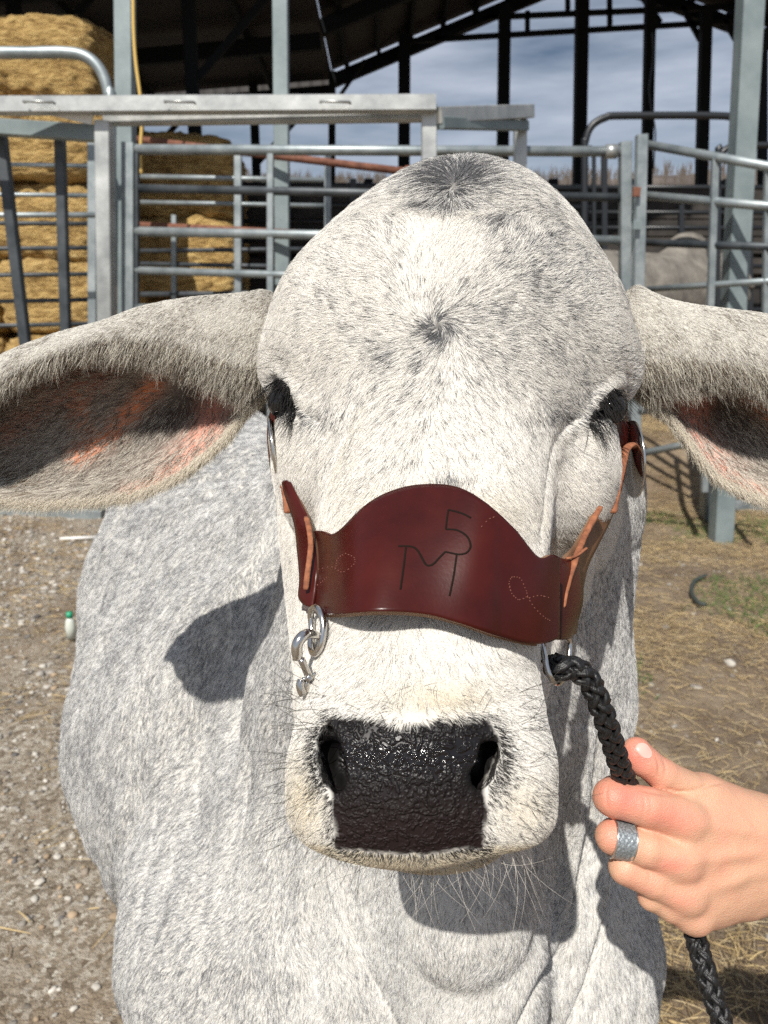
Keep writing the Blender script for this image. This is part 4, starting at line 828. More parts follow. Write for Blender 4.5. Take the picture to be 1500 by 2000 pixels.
# neck, shoulder, chest, barrel
w = (~ishead) * seen * (fv < 2150) * (fc[:, 2] < 2.4) * np.clip((.9 / fc[:, 2]) ** 2, .1, 1.6)
nb = int(600000 * FUR)
p, N, fi = sample(cV, cF, cN, nb, w); u, v = uvof(p); far = np.clip(p[:, 2] / .8, .8, 2.0)
gx = .25 * np.sin(u / 130 + v / 210) + (u < 450) * -.2; g = np.stack([gx, np.ones(nb), .35 * np.ones(nb)], 1)
t = tangent(N, g + np.stack([vnoise(p, 50) - .5, vnoise(p + 5, 50) - .5, 0 * u], 1) * 1.0, .2)
L = .0078 * far * rng.uniform(.7, 1.25, nb); n1 = fbm(p, 60, 3)
q, rr = strands(p, N, t, L, .34 + .14 * (vnoise(p, 160) - .5) + rng.normal(0, .05, nb), .00016 * far, 4, curl=.1)
n3 = fbm(p + 2, 14, 3); dkb = .40 + .5 * np.clip(n1 - .5, -.2, 1) + .55 * (n3 - .5) + .16 * sstep(760, 400, u) - .14 * spot(u, v, 850, 1850, 300, 260)
isd = rng.random(nb) < dkb
col = np.tile([.82, .815, .79], (nb, 1)) * rng.uniform(.8, 1.1, (nb, 1)); col[isd] = np.array([.22, .222, .23]) * rng.uniform(.6, 1.8, (isd.sum(), 1))
hair_obj('coat', q, rr, np.clip(col, 0, .85), cow, 4)
# ears
def ear_fur(E):
    b, n0 = E['base'], E['n0']; mir = 1 if E['side'] < 0 else -1
    sh = E['S'].shape; ii, jj = np.meshgrid(np.arange(sh[0] - 1), np.arange(sh[1] - 1), indexing='ij'); qf = (ii * sh[1] + jj).ravel(); Fq = np.stack([qf, qf + 1, qf + sh[1] + 1, qf + sh[1]], 1)
    Tq = E['T'].ravel()[qf]; Sq = E['S'].ravel()[qf]; out = []
    for side, n, in ((0, 15000), (1, 100000)):
        n = int(n * FUR); V = (E['inner'] if side == 0 else E['outer']).reshape(-1, 3); Nn = (E['N'] if side == 0 else -E['N']).reshape(-1, 3)
        if side == 0:
            ww = sstep(.30, .5, Tq) * (.25 + .75 * np.clip(sstep(.3, .6, Sq) + sstep(.75, .9, Tq), 0, 1))
        else: ww = (1 - sstep(.62, .8, Tq)) * 1.0
        p, N, fi = sample(V, Fq, Nn, n, ww + .02); T = Tq[fi]; S = Sq[fi]; u, v = uvof(p)
        if side == 0:   # inner: from the canal outwards to the rim and the tip
            c0 = (350, 770) if mir > 0 else (1405, 775); a = np.stack([u - c0[0] , (v - c0[1]) * 1.5, 0 * u], 1); a /= np.linalg.norm(a, axis=1)[:, None] + 1e-6
            g = a + np.array([-.5 * mir, .55, -.3]); L = (.010 + .006 * sstep(.75, 1, T)) * rng.uniform(.6, 1.2, n); lift = .30
            col = np.tile([.74, .69, .60], (n, 1)) * rng.uniform(.5, 1.15, (n, 1)); isd = rng.random(n) < (.35 - .35 * sstep(.8, .97, T)); col[isd] = np.array([.12, .095, .075]) * rng.uniform(.6, 1.8, (isd.sum(), 1))
            edge = sstep(.85, 1, T)[:, None]; col = col * (1 - .6 * edge) + np.array([.70, .62, .50]) * .6 * edge; r = .00014
        else:
            g = np.stack([-mir * (.55 + 0 * u), .75 - 0 * u, 0 * u], 1); lp = 1 - sstep(0, .16, T)
            lp2 = 1 - sstep(0, .10, T); L = (.0052 + .0055 * lp2) * rng.uniform(.6, 1.2, n); lift = .3
            col = np.tile([.76, .735, .67], (n, 1)) * rng.uniform(.65, 1.12, (n, 1)); fr = (.24 + .14 * lp + .9 * np.clip(fbm(p, 60, 3) - .52, -.2, 1)) ; isd = rng.random(n) < fr
            col[isd] = np.array([.21, .185, .15]) * rng.uniform(.5, 1.6, (isd.sum(), 1)); r = .00012
        t = tangent(N, g, .22); q, rr = strands(p, N, t, L, lift + rng.normal(0, .06, n), r, 5, sag=.10 if side else .05, curl=.18); out.append((q, rr, col))
    # fringe along the rolled lip
    n = int(9000 * max(FUR, .1)); s = rng.random(n) ** 1.0 * (sh[0] - 8); i = s.astype(int); f = (s - i)[:, None]; o = E['outer']; jq = rng.integers(0, 9, n); p = o[i, jq] * (1 - f) + o[i + 1, jq] * f
    Nl = -E['N'][i, 2]; p = p + rng.normal(0, .0022, p.shape); g = np.stack([-mir * (.35 + .3 * rng.random(n)), 1 + 0 * s, -.15 + .2 * rng.random(n)], 1)
    t = np.stack([g[:, 0], -g[:, 1], g[:, 2]], 1); t /= np.linalg.norm(t, axis=1)[:, None]; t += rng.normal(0, .16, t.shape)
    L = rng.uniform(.005, .013, n) * (.5 + .9 * vnoise(p, 110)); q, rr = strands(p, np.tile([0, 0, -1.0], (n, 1)), t, L, .12, .00014, 5, sag=.25, curl=.2)
    col = np.tile([.68, .64, .55], (n, 1)) * rng.uniform(.5, 1.1, (n, 1)); isd = rng.random(n) < .4; col[isd] = np.array([.20, .16, .12]) * rng.uniform(.5, 1.3, (isd.sum(), 1))
    # pale guard hairs on the bottom rim
    n2 = int(9000 * max(FUR, .1)); s = rng.random(n2) * (sh[0] - 8); i = s.astype(int); f = (s - i)[:, None]; o = E['inner'][:, -2]; p2 = o[i] * (1 - f) + o[i + 1] * f + rng.normal(0, .0016, (n2, 3))
    t2 = np.stack([-mir * rng.uniform(.2, .8, n2), -rng.uniform(.5, 1, n2), rng.uniform(-.2, .3, n2)], 1); t2 /= np.linalg.norm(t2, axis=1)[:, None]
    q2, r2 = strands(p2, np.tile([0, 0, -1.0], (n2, 1)), t2, rng.uniform(.005, .011, n2), .3, .00013, 5, curl=.2)
    c2 = np.tile([.76, .70, .58], (n2, 1)) * rng.uniform(.7, 1.05, (n2, 1))
    out += [(q, rr, col), (q2, r2, c2)]
    hair_obj('ear_coat', np.concatenate([a[0] for a in out]), np.concatenate([a[1] for a in out]), np.clip(np.concatenate([a[2] for a in out]), 0, .85), cow, 5)
for E in ears: ear_fur(E)
# ------------------------------------------------------------------ eyes, lashes, whiskers
M_eye = mat('eye_wet_black', (.008, .007, .007), .06); 
for e, r in (((554, 787, .5335), .0112), ((1191, 800, .5280), .0116)):
    c = P(*e); th, ph = np.meshgrid(np.linspace(0, math.pi, 17), np.linspace(0, 2 * math.pi, 32, endpoint=False), indexing='ij')
    V = np.stack([np.sin(th) * np.cos(ph), np.cos(th), np.sin(th) * np.sin(ph)], -1).reshape(-1, 3) * r + c
    F = [(i * 32 + k, i * 32 + (k + 1) % 32, (i + 1) * 32 + (k + 1) % 32, (i + 1) * 32 + k) for i in range(16) for k in range(32)]
    mesh_obj('eye', Wd(V), F, M_eye, cow)
def loose(name, n, roots, dirs, L, r, cols, sag=.2, curl=.3, k=8):
    t = dirs / np.linalg.norm(dirs, axis=1)[:, None]; N = np.tile([0, 0, -1.0], (n, 1)) + rng.normal(0, .4, (n, 3)); N /= np.linalg.norm(N, axis=1)[:, None]
    q, rr = strands(roots, N, t, L, .15, r, k, sag=sag, curl=curl); return q, rr, cols
sets = []
def lashes(line, d, n, dx, dy):
    pts = spline([P(a, b, d) for a, b in line], 60); i = rng.integers(0, 60, n)
    c = np.tile([.02, .018, .018], (n, 1)); dirs = np.stack([rng.normal(dx, .25, n), rng.normal(dy, .25, n), rng.normal(-.5, .2, n)], 1)
    return loose('l', n, pts[i], dirs, rng.uniform(.012, .026, n), .00024, c * .5, .25, .2, 6)
sets.append(lashes([(540, 738), (560, 750), (578, 785), (592, 812)], .512, 110, -.55, -.9)); sets.append(lashes([(1200, 758), (1178, 778), (1158, 806), (1145, 828)], .504, 90, .6, -.8))
hair_obj('eyelashes', np.concatenate([a[0] for a in sets]), np.concatenate([a[1] for a in sets]), np.concatenate([a[2] for a in sets]), cow, 6)
sets = []
# chin and lower lip
n = 170; u = rng.uniform(640, 1030, n); v = 1652 + 34 * np.sqrt(np.clip(1 - ((u - 838) / 200) ** 2, 0, 1)) * rng.uniform(.1, 1, n)
d = .392 + .02 * rng.random(n); roots = np.stack([P(a, b, c) for a, b, c in zip(u, v, d)])
dirs = np.stack([(u - 838) / 280 + rng.normal(0, .34, n), rng.uniform(-1.2, -.6, n), rng.normal(-.1, .3, n)], 1)
wh_ = rng.random(n) < .6; c = np.where(wh_[:, None], [.62, .58, .52], [.05, .045, .04])
sets.append(loose('w', n, roots, dirs, rng.uniform(.008, .036, n), .00009, c, .15, .6))
for s_, xs_, n in ((-1, (570, 640), 75), (1, (1010, 1080), 70)):   # muzzle sides
    u = rng.uniform(*xs_, n); v = rng.uniform(1330, 1640, n); k = abs(u - 823) / 265; d = .372 + .03 * np.clip(k - .75, 0, 1) / .25
    roots = np.stack([P(a, b, c) for a, b, c in zip(u, v, d)]); dirs = np.stack([s_ * rng.uniform(.5, 1.3, n), -(v - 1480) / 260 + rng.normal(0, .25, n), rng.normal(-.3, .3, n)], 1)
    sets.append(loose('w', n, roots, dirs, rng.uniform(.012, .036, n), .00012, np.tile([.05, .045, .04], (n, 1)), .15, .4))
n = 26; u = rng.uniform(640, 980, n); v = rng.uniform(1335, 1392, n); roots = np.stack([P(a, b, .3725) for a, b in zip(u, v)])
sets.append(loose('w', n, roots, np.stack([rng.normal(0, .8, n), rng.normal(0, .5, n), -np.ones(n)], 1), rng.uniform(.004, .012, n), .00013, np.tile([.04, .035, .03], (n, 1)), .1, .3))
for u0, v0, n, dx in ((1190, 690, 14, 1.0), (560, 690, 8, -1.0)):      # long hairs behind the eyes
    roots = np.stack([P(u0 + rng.uniform(-25, 25), v0 + rng.uniform(-40, 40), .515) for _ in range(n)])
    sets.append(loose('w', n, roots, np.stack([dx + rng.normal(0, .25, n), rng.normal(-.1, .3, n), rng.normal(-.2, .2, n)], 1), rng.uniform(.02, .04, n), .00013, np.tile([.05, .045, .04], (n, 1)), .2, .25))
hair_obj('whiskers', np.concatenate([a[0] for a in sets]), np.concatenate([a[1] for a in sets]), np.concatenate([a[2] for a in sets]), cow, 8)
setp(cow, 'pale grey humped cow facing the camera, drooping ears, wet black nose', 'cow')
# ------------------------------------------------------------------ leather halter
from mathutils.bvhtree import BVHTree
_sel = np.where((cV[cF].mean(1)[:, 2] < .78))[0]
bvh = BVHTree.FromPolygons([tuple(x) for x in cV.tolist()], cF[_sel].tolist())
def dsurf(u, v):
    r = Vector(P(u, v, 1.0)).normalized(); h = bvh.ray_cast(Vector((0, 0, 0)), r)
    return h[0].z if h[0] else None
def fit_depth(pts, extra=.006, order=2):
    A = []; B = []
    for u, v in pts:
        d = dsurf(u, v)
        if d is not None and d < .60: x, y = (u - 840) / 250, (v - 1110) / 120; A.append([1, x, x * x, y, x * y, y * y, x ** 4]); B.append(d)
    A = np.array(A); B = np.array(B); c, *_ = np.linalg.lstsq(A, B, rcond=None); off = (A @ c - B).max()
    return c, off * .7 + extra
def fval(c, off, u, v):
    x, y = (u - 840) / 250, (v - 1110) / 120; x = x if x < .55 else .55 + (x - .55) * .45; return c @ np.array([1, x, x * x, y, x * y, y * y, x ** 4]) - off
M_leather = mat('oiled_leather', (.105, .018, .010), .36, 0, .28)
tex_mix(M_leather, 14, (.022, .0026, .0022), (.066, .0080, .0050), .3, .7, 6, .16, 600, rough=(.20, .36), dist=.0003)
M_edge = mat('leather_edge', (.20, .11, .06), .8); M_lace = mat('tan_lace', (.42, .16, .07), .8); tex_mix(M_lace, 160, (.15, .048, .022), (.36, .135, .060), .3, .7, 5, .8, 420, dist=.0010)
M_brown = mat('brown_leather', (.16, .075, .035), .5); tex_mix(M_brown, 60, (.10, .045, .022), (.20, .095, .045), .3, .7, 5, .3, 400, dist=.0004)
M_steel = mat('polished_steel', (.62, .60, .57), .17, 1.0); M_dark = mat('carved_line_shade', (.012, .008, .006), .9, 0, .1); M_thread = mat('pale_thread', (.17, .055, .038), .7)
halter = empty('halter')
def sheet(name, G, thick, mt, parent, edge=None, offs=None):
    """G (n,m,3) camera-frame grid -> leather of real thickness; returned front face looks at the viewer"""
    n, m, _ = G.shape; N = np.cross(np.gradient(G, axis=0), np.gradient(G, axis=1)); N /= np.linalg.norm(N, axis=2)[..., None] + 1e-9
    if N[n // 2, m // 2, 2] > 0: N = -N
    V = np.concatenate([G.reshape(-1, 3), (G - N * thick).reshape(-1, 3)]); k = n * m; F = []; E = []
    for i in range(n - 1):
        for j in range(m - 1):
            a = i * m + j; F.append((a, a + 1, a + m + 1, a + m)); F.append((a + k, a + m + k, a + m + 1 + k, a + 1 + k))
    for i in range(n - 1):
        for j, fl in ((0, 0), (m - 1, 1)):
            a = i * m + j; q = (a, a + m, a + m + k, a + k); E.append(q if fl else q[::-1])
    for j in range(m - 1):
        for i, fl in ((0, 1), (n - 1, 0)):
            a = i * m + j; q = (a, a + 1, a + 1 + k, a + k); E.append(q if fl else q[::-1])
    f0 = F[0]; nn = np.cross(V[f0[1]] - V[f0[0]], V[f0[2]] - V[f0[0]])
    o = mesh_obj(name, Wd(V), F + E, [mt, edge or mt], parent, True)
    for p_ in o.data.polygons[len(F):]: p_.material_index = 1; p_.use_smooth = False
    bmn = __import__('bmesh').new(); bmn.from_mesh(o.data); __import__('bmesh').ops.recalc_face_normals(bmn, faces=bmn.faces); bmn.to_mesh(o.data); bmn.free()
    return o, N
top = spline([(606, 1036), (630, 1037), (656, 1040), (710, 989), (757, 961), (817, 946), (887, 949), (943, 977), (1004, 1031), (1051, 1087), (1079, 1083), (1095, 1090)], 90)
bot = spline([(589, 1192), (640, 1201), (733, 1194), (827, 1199), (897, 1217), (967, 1241), (1027, 1256), (1062, 1257), (1093, 1247)], 90)
cc, off = fit_depth([(u, v) for u in range(620, 1080, 20) for v in range(1010, 1240, 15) if np.interp(u, top[:, 0], top[:, 1]) < v < np.interp(u, bot[:, 0], bot[:, 1])])
def band_pt(u, v, lift=0.0):
    d = fval(cc, off, u, v); e = max(0, (u - 1050) / 50) ** 2 * .005 + max(0, (640 - u) / 50) ** 2 * .008
    return P(u, v, d + e - lift)
BANDPOLY = [tuple(x) for x in top] + [tuple(x) for x in bot[::-1]]
G = np.array([[band_pt(*(top[i] * (1 - t) + bot[i] * t)) for t in np.linspace(0, 1, 30)] for i in range(90)])
noseband = sheet('noseband', G, .0034, M_leather, halter, M_edge)[0]
# second layer whose pale edge shows below the front one
G2 = np.array([[band_pt(*((top[i] * .06 + bot[i] * .94) * (1 - t) + (bot[i] + [0, 4]) * t), lift=-.0062) for t in np.linspace(0, 1, 8)] for i in range(2, 74)])
sheet('lining', G2, .002, M_edge, halter, M_edge)
def line_on_band(pts, n, r, name, mt, lift=.0002, closed=False, jitter=0):
    p = spline(pts, n) if len(pts) > 2 else np.array(pts, float)
    if len(p) == 2: p = np.linspace(p[0], p[1], n)
    return [band_pt(u + rng.normal(0, jitter), v + rng.normal(0, jitter), lift) for u, v in p]
brand = MB()
for pts, n in (([(920, 1012), (902, 1003), (876, 996)], 10), ([(876, 996), (873, 1015), (871, 1034)], 8), ([(871, 1034), (893, 1036), (912, 1048), (919, 1066), (912, 1079), (897, 1083), (870, 1078)], 30),
               ([(870, 1078), (858, 1090), (845, 1103), (833, 1104), (824, 1090), (815, 1075), (803, 1068), (778, 1067)], 40), ([(793, 1070), (788, 1110), (782, 1152)], 14), ([(892, 1083), (886, 1125), (878, 1164)], 14)):
    brand.tube([Wd(x) for x in line_on_band(pts, n, 0, '', None, -.0002)], .00062, 6)
brand.build('brand_mark', M_dark, noseband, True)  # dark tube laid on the leather; colour stands in for shadowed carving
st = MB()
def stitches(pts, n):
    p = line_on_band(pts, n * 3, 0, '', None, .0001, jitter=.5)
    for i in range(n): st.tube([Wd(p[i * 3]), Wd(p[i * 3 + 1])], .00030, 5)
stitches([(607, 1130), (622, 1112), (650, 1108), (668, 1118), (690, 1103), (692, 1090), (674, 1082), (660, 1092), (655, 1108)], 26); stitches([(600, 1160), (622, 1142), (640, 1126)], 9)
st.build('stitching', M_thread, noseband, True); st = MB()
stitches([(1012, 1172), (1000, 1160), (994, 1140), (1000, 1128), (1016, 1130), (1026, 1150), (1030, 1165), (1012, 1172)], 22); stitches([(1030, 1165), (1045, 1188), (1062, 1205), (1076, 1213)], 10); stitches([(1034, 1168), (1055, 1163), (1075, 1168)], 6)
st.build('stitching', M_thread, noseband, True); st = MB()
stitches([(940, 1030), (955, 1014), (968, 1010)], 4); st.build('stitching', M_thread, noseband, True)

# cheek pieces behind the band
def strap(name, left, right, mt, thick=.003, n=40, edge=None):
    a = spline([P(*x) for x in left], n); b_ = spline([P(*x) for x in right], n)
    G = np.array([[a[i] * (1 - t) + b_[i] * t + np.array([0, 0, -.002 * math.sin(math.pi * t)]) for t in np.linspace(0, 1, 8)] for i in range(n)])
    return sheet(name, G, thick, mt, halter, edge or M_edge)[0]
strap('cheek_strap', [(547, 905, .530), (552, 955, .510), (573, 1020, .496), (580, 1080, .470), (584, 1130, .456), (582, 1165, .450), (592, 1182, .447)], [(553, 905, .524), (578, 962, .498), (604, 1015, .485), (616, 1060, .460), (620, 1110, .446), (618, 1150, .442), (612, 1185, .440)], M_leather)
strap('cheek_strap', [(1180, 930, .520), (1160, 1005, .508), (1130, 1055, .490), (1108, 1085, .464), (1095, 1130, .450), (1094, 1245, .446)], [(1215, 950, .545), (1196, 1010, .535), (1172, 1060, .515), (1150, 1105, .500), (1140, 1150, .490), (1126, 1238, .482)], M_brown)
strap('band_wing', [(1078, 1090, .455), (1090, 1092, .448), (1092, 1150, .443), (1092, 1250, .440)], [(1110, 1090, .470), (1134, 1106, .476), (1139, 1175, .472), (1118, 1246, .466)], M_leather)
# straps that climb behind the eyes to the crown
strap('crown_strap', [(545, 742, .556), (528, 800, .560), (521, 850, .556), (530, 930, .545), (548, 962, .535)], [(552, 742, .552), (540, 800, .548), (534, 850, .540), (545, 930, .528), (566, 985, .520)], M_leather)
strap('crown_strap', [(1212, 780, .550), (1210, 840, .545), (1196, 900, .530), (1182, 945, .520)], [(1226, 780, .575), (1228, 840, .572), (1226, 900, .565), (1214, 960, .548)], M_leather)
def lace(pts, r, n=40):
    mb = MB(); p = spline([P(*x) for x in pts], n); rr = np.full(n, r) * (1 + .03 * rng.standard_normal(n)); rr[0] *= .8; rr[-1] *= .8
    mb.tube(Wd(p), rr, 10, flat=.55); return mb.build('lace', M_lace, halter, True)
lace([(598, 1010, .4800), (604, 1035, .4630), (607, 1065, .4520), (604, 1095, .4460), (600, 1125, .4425), (597, 1152, .4405)], .0017)
lace([(554, 945, .5200), (558, 962, .5150), (561, 985, .5110), (562, 1002, .5090)], .0028, 16)
lace([(1173, 990, .4980), (1150, 1030, .4850), (1132, 1070, .4700), (1116, 1115, .4585), (1104, 1155, .4500), (1098, 1186, .4470)], .0021)
lace([(1243, 880, .5680), (1236, 868, .5550), (1222, 880, .5400), (1212, 925, .5300), (1202, 968, .5240), (1196, 1002, .5210)], .0030)
lace([(1213, 885, .5480), (1224, 872, .5500), (1238, 872, .5560), (1246, 890, .5660), (1245, 930, .5720)], .0026)
lace([(1146, 1070, .4660), (1124, 1086, .4630), (1106, 1091, .4600)], .0012, 12)
def concho(c, nrm, r):
    c = np.array(c); nrm = np.array(nrm, float); nrm /= np.linalg.norm(nrm); a = np.cross(nrm, [0, 1, 0]); a /= np.linalg.norm(a); b_ = np.cross(nrm, a)
    prof = [(0, .0035), (.35, .0033), (.62, .0022), (.80, .0012), (.90, .0018), (1.0, .0008), (1.0, -.0008), (.0, -.0008)]; V = []; n = 40
    for q, h in prof:
        for k in range(n): t = 2 * math.pi * k / n; V.append(c + nrm * h + (a * math.cos(t) + b_ * math.sin(t)) * r * q)
    F = [(i * n + k, i * n + (k + 1) % n, (i + 1) * n + (k + 1) % n, (i + 1) * n + k) for i in range(len(prof) - 1) for k in range(n)]
    mb = MB(); mb.add([Wd(v) for v in V], F); return mb.build('concho', M_steel, halter, True)
concho(P(537, 884, .541), (-.97, -.15, -.10), .0262); concho(P(1236, 897, .565), (.985, .06, -.03), .0285)
def ring_tube(name, pts, r, parent, n=60, closed=True, mt=None, rr=None):
    mb = MB(); p = spline([P(*x) for x in pts], n, closed); mb.tube(Wd(p), r if rr is None else rr, 14, closed=closed); return mb.build(name, mt or M_steel, parent, True)
ring_tube('d_ring', [(626, 1196, 0.4140), (632, 1225, 0.4100), (626, 1262, 0.4090), (614, 1277, 0.4130), (607, 1262, 0.4220), (609, 1225, 0.4280), (607, 1196, 0.4280), (616, 1186, 0.4210)], .0019, halter)
ring_tube('d_ring', [(1061, 1250, .4470), (1064, 1285, .4410), (1074, 1320, .4390), (1088, 1334, .4440), (1104, 1318, .4560), (1111, 1285, .4640), (1110, 1250, .4660), (1086, 1238, .457)], .0019, halter)
# swivel snap hanging from the ring
snap = empty('snap_hook')
n = 40; ring_tube('hook', [(628, 1247, 0.4240), (616, 1240, 0.4160), (601, 1238, 0.4090), (588, 1246, 0.4055), (580, 1262, 0.4045), (581, 1288, 0.4055)], None, snap, n, False, rr=np.concatenate([np.linspace(.0018, .0029, 20), np.full(16, .0030), np.linspace(.0030, .0025, 4)]))
ring_tube('stem', [(588, 1287, 0.4055), (596, 1305, 0.4065), (604, 1324, 0.4075)], .0020, snap, 10, False)
ring_tube('collar', [(600, 1320, 0.4073), (604, 1324, 0.4074), (606, 1327, 0.4075)], .0027, snap, 6, False)
ring_tube('gate', [(589, 1328, 0.4065), (586, 1338, 0.4060), (588, 1348, 0.4060), (592, 1357, 0.4065)], .0022, snap, 12, False)
ring_tube('spring_end', [(601, 1330, 0.4090), (598, 1340, 0.4090), (601, 1350, 0.4095)], .0024, snap, 8, False)
ring_tube('pin', [(590, 1327, 0.4070), (604, 1324, 0.4075), (618, 1314, 0.4090)], .0011, snap, 8, False)
setp(snap, 'small silver swivel snap hanging open from the ring under the noseband', 'snap hook')
setp(halter, 'dark oxblood leather halter with a branded noseband and tan laces on the cow', 'halter')
# ------------------------------------------------------------------ braided lead rope
M_rope = mat('black_rope', (.012, .012, .013), .42); tex_mix(M_rope, 700, (.003, .003, .003), (.018, .018, .019), .35, .7, 3, .9, 900, dist=.0006, stretch=(1, 1, .25))
rp = [(1079, 1298, .4540), (1092, 1305, .4440), (1118, 1304, .4440), (1150, 1328, .4460), (1175, 1385, .4520), (1193, 1440, .4640), (1210, 1495, .4800), (1232, 1550, .4990), (1262, 1630, .5090), (1310, 1730, .5130), (1352, 1812, .5080), (1368, 1865, .5000), (1386, 1925, .4930), (1408, 1990, .488), (1440, 2080, .482), (1500, 2280, .48)]
RC = spline([P(*x) for x in rp], 900); seg = np.linalg.norm(np.diff(RC, axis=0), axis=1); sl_ = np.concatenate([[0], np.cumsum(seg)])
sN = np.linspace(0, sl_[-1], 900); RC = np.stack([np.interp(sN, sl_, RC[:, i]) for i in range(3)], 1)
rope = MB(); tg = np.gradient(RC, axis=0); tg /= np.linalg.norm(tg, axis=1)[:, None]; a0 = np.array([0, 0, -1.0]); nx = np.cross(a0, tg); nx /= np.linalg.norm(nx, axis=1)[:, None]; by = np.cross(tg, nx)
NS = 4; pitch = .050; kz = 2 * math.pi / pitch * sN
for s_ in (1, -1):
    for j in range(NS):
        ph = s_ * kz + 2 * math.pi * j / NS + (.4 if s_ > 0 else 0); rad = .0048 + s_ * .0011 * np.cos(NS * kz)
        c = RC + nx * (rad * np.cos(ph))[:, None] + by * (rad * np.sin(ph))[:, None]
        for dx_ in (-.0011, .0, .0011):        # each strand is three yarns side by side
            tq = np.cross(tg, (c - RC)); tq /= np.linalg.norm(tq, axis=1)[:, None]
            rope.tube(Wd(c[::2] + tq[::2] * dx_), .00175, 7)
rope.tube(Wd(RC[::6]), .0042, 8)
ro = rope.build('lead_rope', M_rope, None, True); setp(ro, 'thick black braided lead rope running from halter ring through the hand', 'rope')
# ------------------------------------------------------------------ the hand that holds the rope
hx = graded([(.12, .27, .0011), (.27, .62, .004)]); hy = graded([(-.50, -.29, .004), (-.29, -.13, .0011), (-.13, -.05, .005)]); hz = graded([(.462, .56, .0011), (.56, .70, .005)])
hf = Field(hx, hy, hz)
def fing(pts, rad, k): hf.chain([P(*p) for p in pts], rad, k)
# forearm and palm
hf.cone(P(1545, 1668, .528), P(2000, 1800, .60), .0260, .0360, .02)
for a, b_, ra, rb in (((1335, 1602, .4965), (1530, 1632, .520), .0140, .0200), ((1330, 1676, .4945), (1535, 1662, .519), .0142, .0205), ((1340, 1744, .4965), (1535, 1690, .521), .0130, .0200), ((1356, 1788, .5010), (1530, 1712, .525), .0110, .0180)):
    hf.cone(P(*a), P(*b_), ra, rb, .016)
hf.ell(P(1375, 1690, .510), (.020, .036, .0145), .012)
hf.cone(P(1375, 1558, .512), P(1500, 1620, .524), .0150, .020, .014)       # thumb ball
hf.ell(P(1400, 1600, .515), (.018, .016, .012), .012)
# fingers
fing([(1335, 1598, .4945), (1262, 1576, .4870), (1200, 1558, .4865)], [.0132, .0124, .0122], .004)
fing([(1330, 1678, .4920), (1262, 1657, .4845), (1196, 1636, .4840)], [.0134, .0112, .0100], .004)
fing([(1340, 1746, .4940), (1275, 1720, .4880), (1221, 1697, .4870)], [.0124, .0102, .0092], .004)
fing([(1356, 1790, .4990), (1310, 1772, .4945), (1273, 1752, .4930)], [.0104, .0088, .0080], .004)
h2 = [([(1196, 1557, .4870), (1200, 1548, .5080), (1228, 1556, .5240), (1270, 1580, .5260)], [.0118, .0100, .0092, .0082]), ([(1193, 1634, .4850), (1200, 1627, .5060), (1232, 1632, .5230), (1275, 1650, .5270)], [.0100, .0092, .0086, .0078]),
      ([(1219, 1696, .4875), (1226, 1690, .5070), (1258, 1695, .5230), (1295, 1705, .5260)], [.0092, .0086, .0080, .0072]), ([(1272, 1751, .4935), (1276, 1746, .5080), (1300, 1750, .5220), (1330, 1760, .5250)], [.0080, .0074, .0068, .0062])]
for p, r in h2: fing(p, r, .0025)
for a, b_, ra, rb in (((1338, 1640, .4985), (1258, 1612, .4955), .0105, .0085), ((1338, 1714, .4990), (1262, 1682, .4955), .0100, .0075), ((1350, 1768, .5030), (1292, 1742, .4990), .0085, .0062)): hf.cone(P(*a), P(*b_), ra, rb, .005)
# knuckles
for c, r in (((1336, 1602, .4880), .0080), ((1322, 1684, .4845), .0090), ((1338, 1750, .4880), .0075), ((1358, 1795, .4950), .0060)): hf.ell(P(*c), (r * 1.2, r, r * .85), .009)
# thumb
fing([(1380, 1562, .5120), (1338, 1541, .5060), (1292, 1512, .5010), (1262, 1488, .4985), (1246, 1467, .4985)], [.0145, .0120, .0104, .0098, .0088], .006)
hf.ell(P(1240, 1478, .4975), (.0072, .0098, .0080), .005)
hV, hF = hf.mesh(); hV = smooth_mesh(hV, hF, 4, .5); hN = vnormals(hV, hF)
def hcrease(pl, w, dp, lip=.3, side=1):
    global hV
    hV = crease(hV, hN, pl, w, dp, (.4, .6), lip, side)
hcrease([(1282, 1478), (1287, 1496), (1284, 1518)], 3, .0007); hcrease([(1294, 1482), (1301, 1500), (1296, 1516)], 3, .0006); hcrease([(1272, 1484), (1276, 1496), (1274, 1512)], 2.5, .0004)
hcrease([(1300, 1540), (1340, 1548), (1385, 1534), (1410, 1530)], 4, .0012); hcrease([(1250, 1542), (1300, 1552), (1340, 1545)], 4, .0010)
hcrease([(1254, 1548), (1259, 1575), (1254, 1600)], 2.5, .0004); hcrease([(1266, 1548), (1271, 1572), (1266, 1596)], 2.5, .0003); hcrease([(1262, 1690), (1268, 1712), (1262, 1732)], 2.2, .0004); hcrease([(1188, 1530), (1184, 1556), (1188, 1584)], 3, .0004)
for a_, b_ in (((1352, 1604), (1520, 1636)), ((1342, 1684), (1520, 1664)), ((1354, 1750), (1520, 1694))): hV = crease(hV, hN, [a_, ((a_[0] + b_[0]) / 2, (a_[1] + b_[1]) / 2 - 2), b_], 15, -.0016, (.4, .6), 0, 1)
hV = hV + hN * ((fbm(hV, 45, 3) - .5) * .0022)[:, None]
hN = vnormals(hV, hF)
M_hand = mat('hand_skin', (.62, .33, .22), .48); b = bsdf(M_hand); at = nd(M_hand, 'ShaderNodeAttribute', attribute_name='tone'); ln(M_hand, at.outputs['Color'], b.inputs['Base Color'])
b.inputs['Subsurface Weight'].default_value = .25; b.inputs['Subsurface Radius'].default_value = (1, .35, .2); b.inputs['Subsurface Scale'].default_value = .004
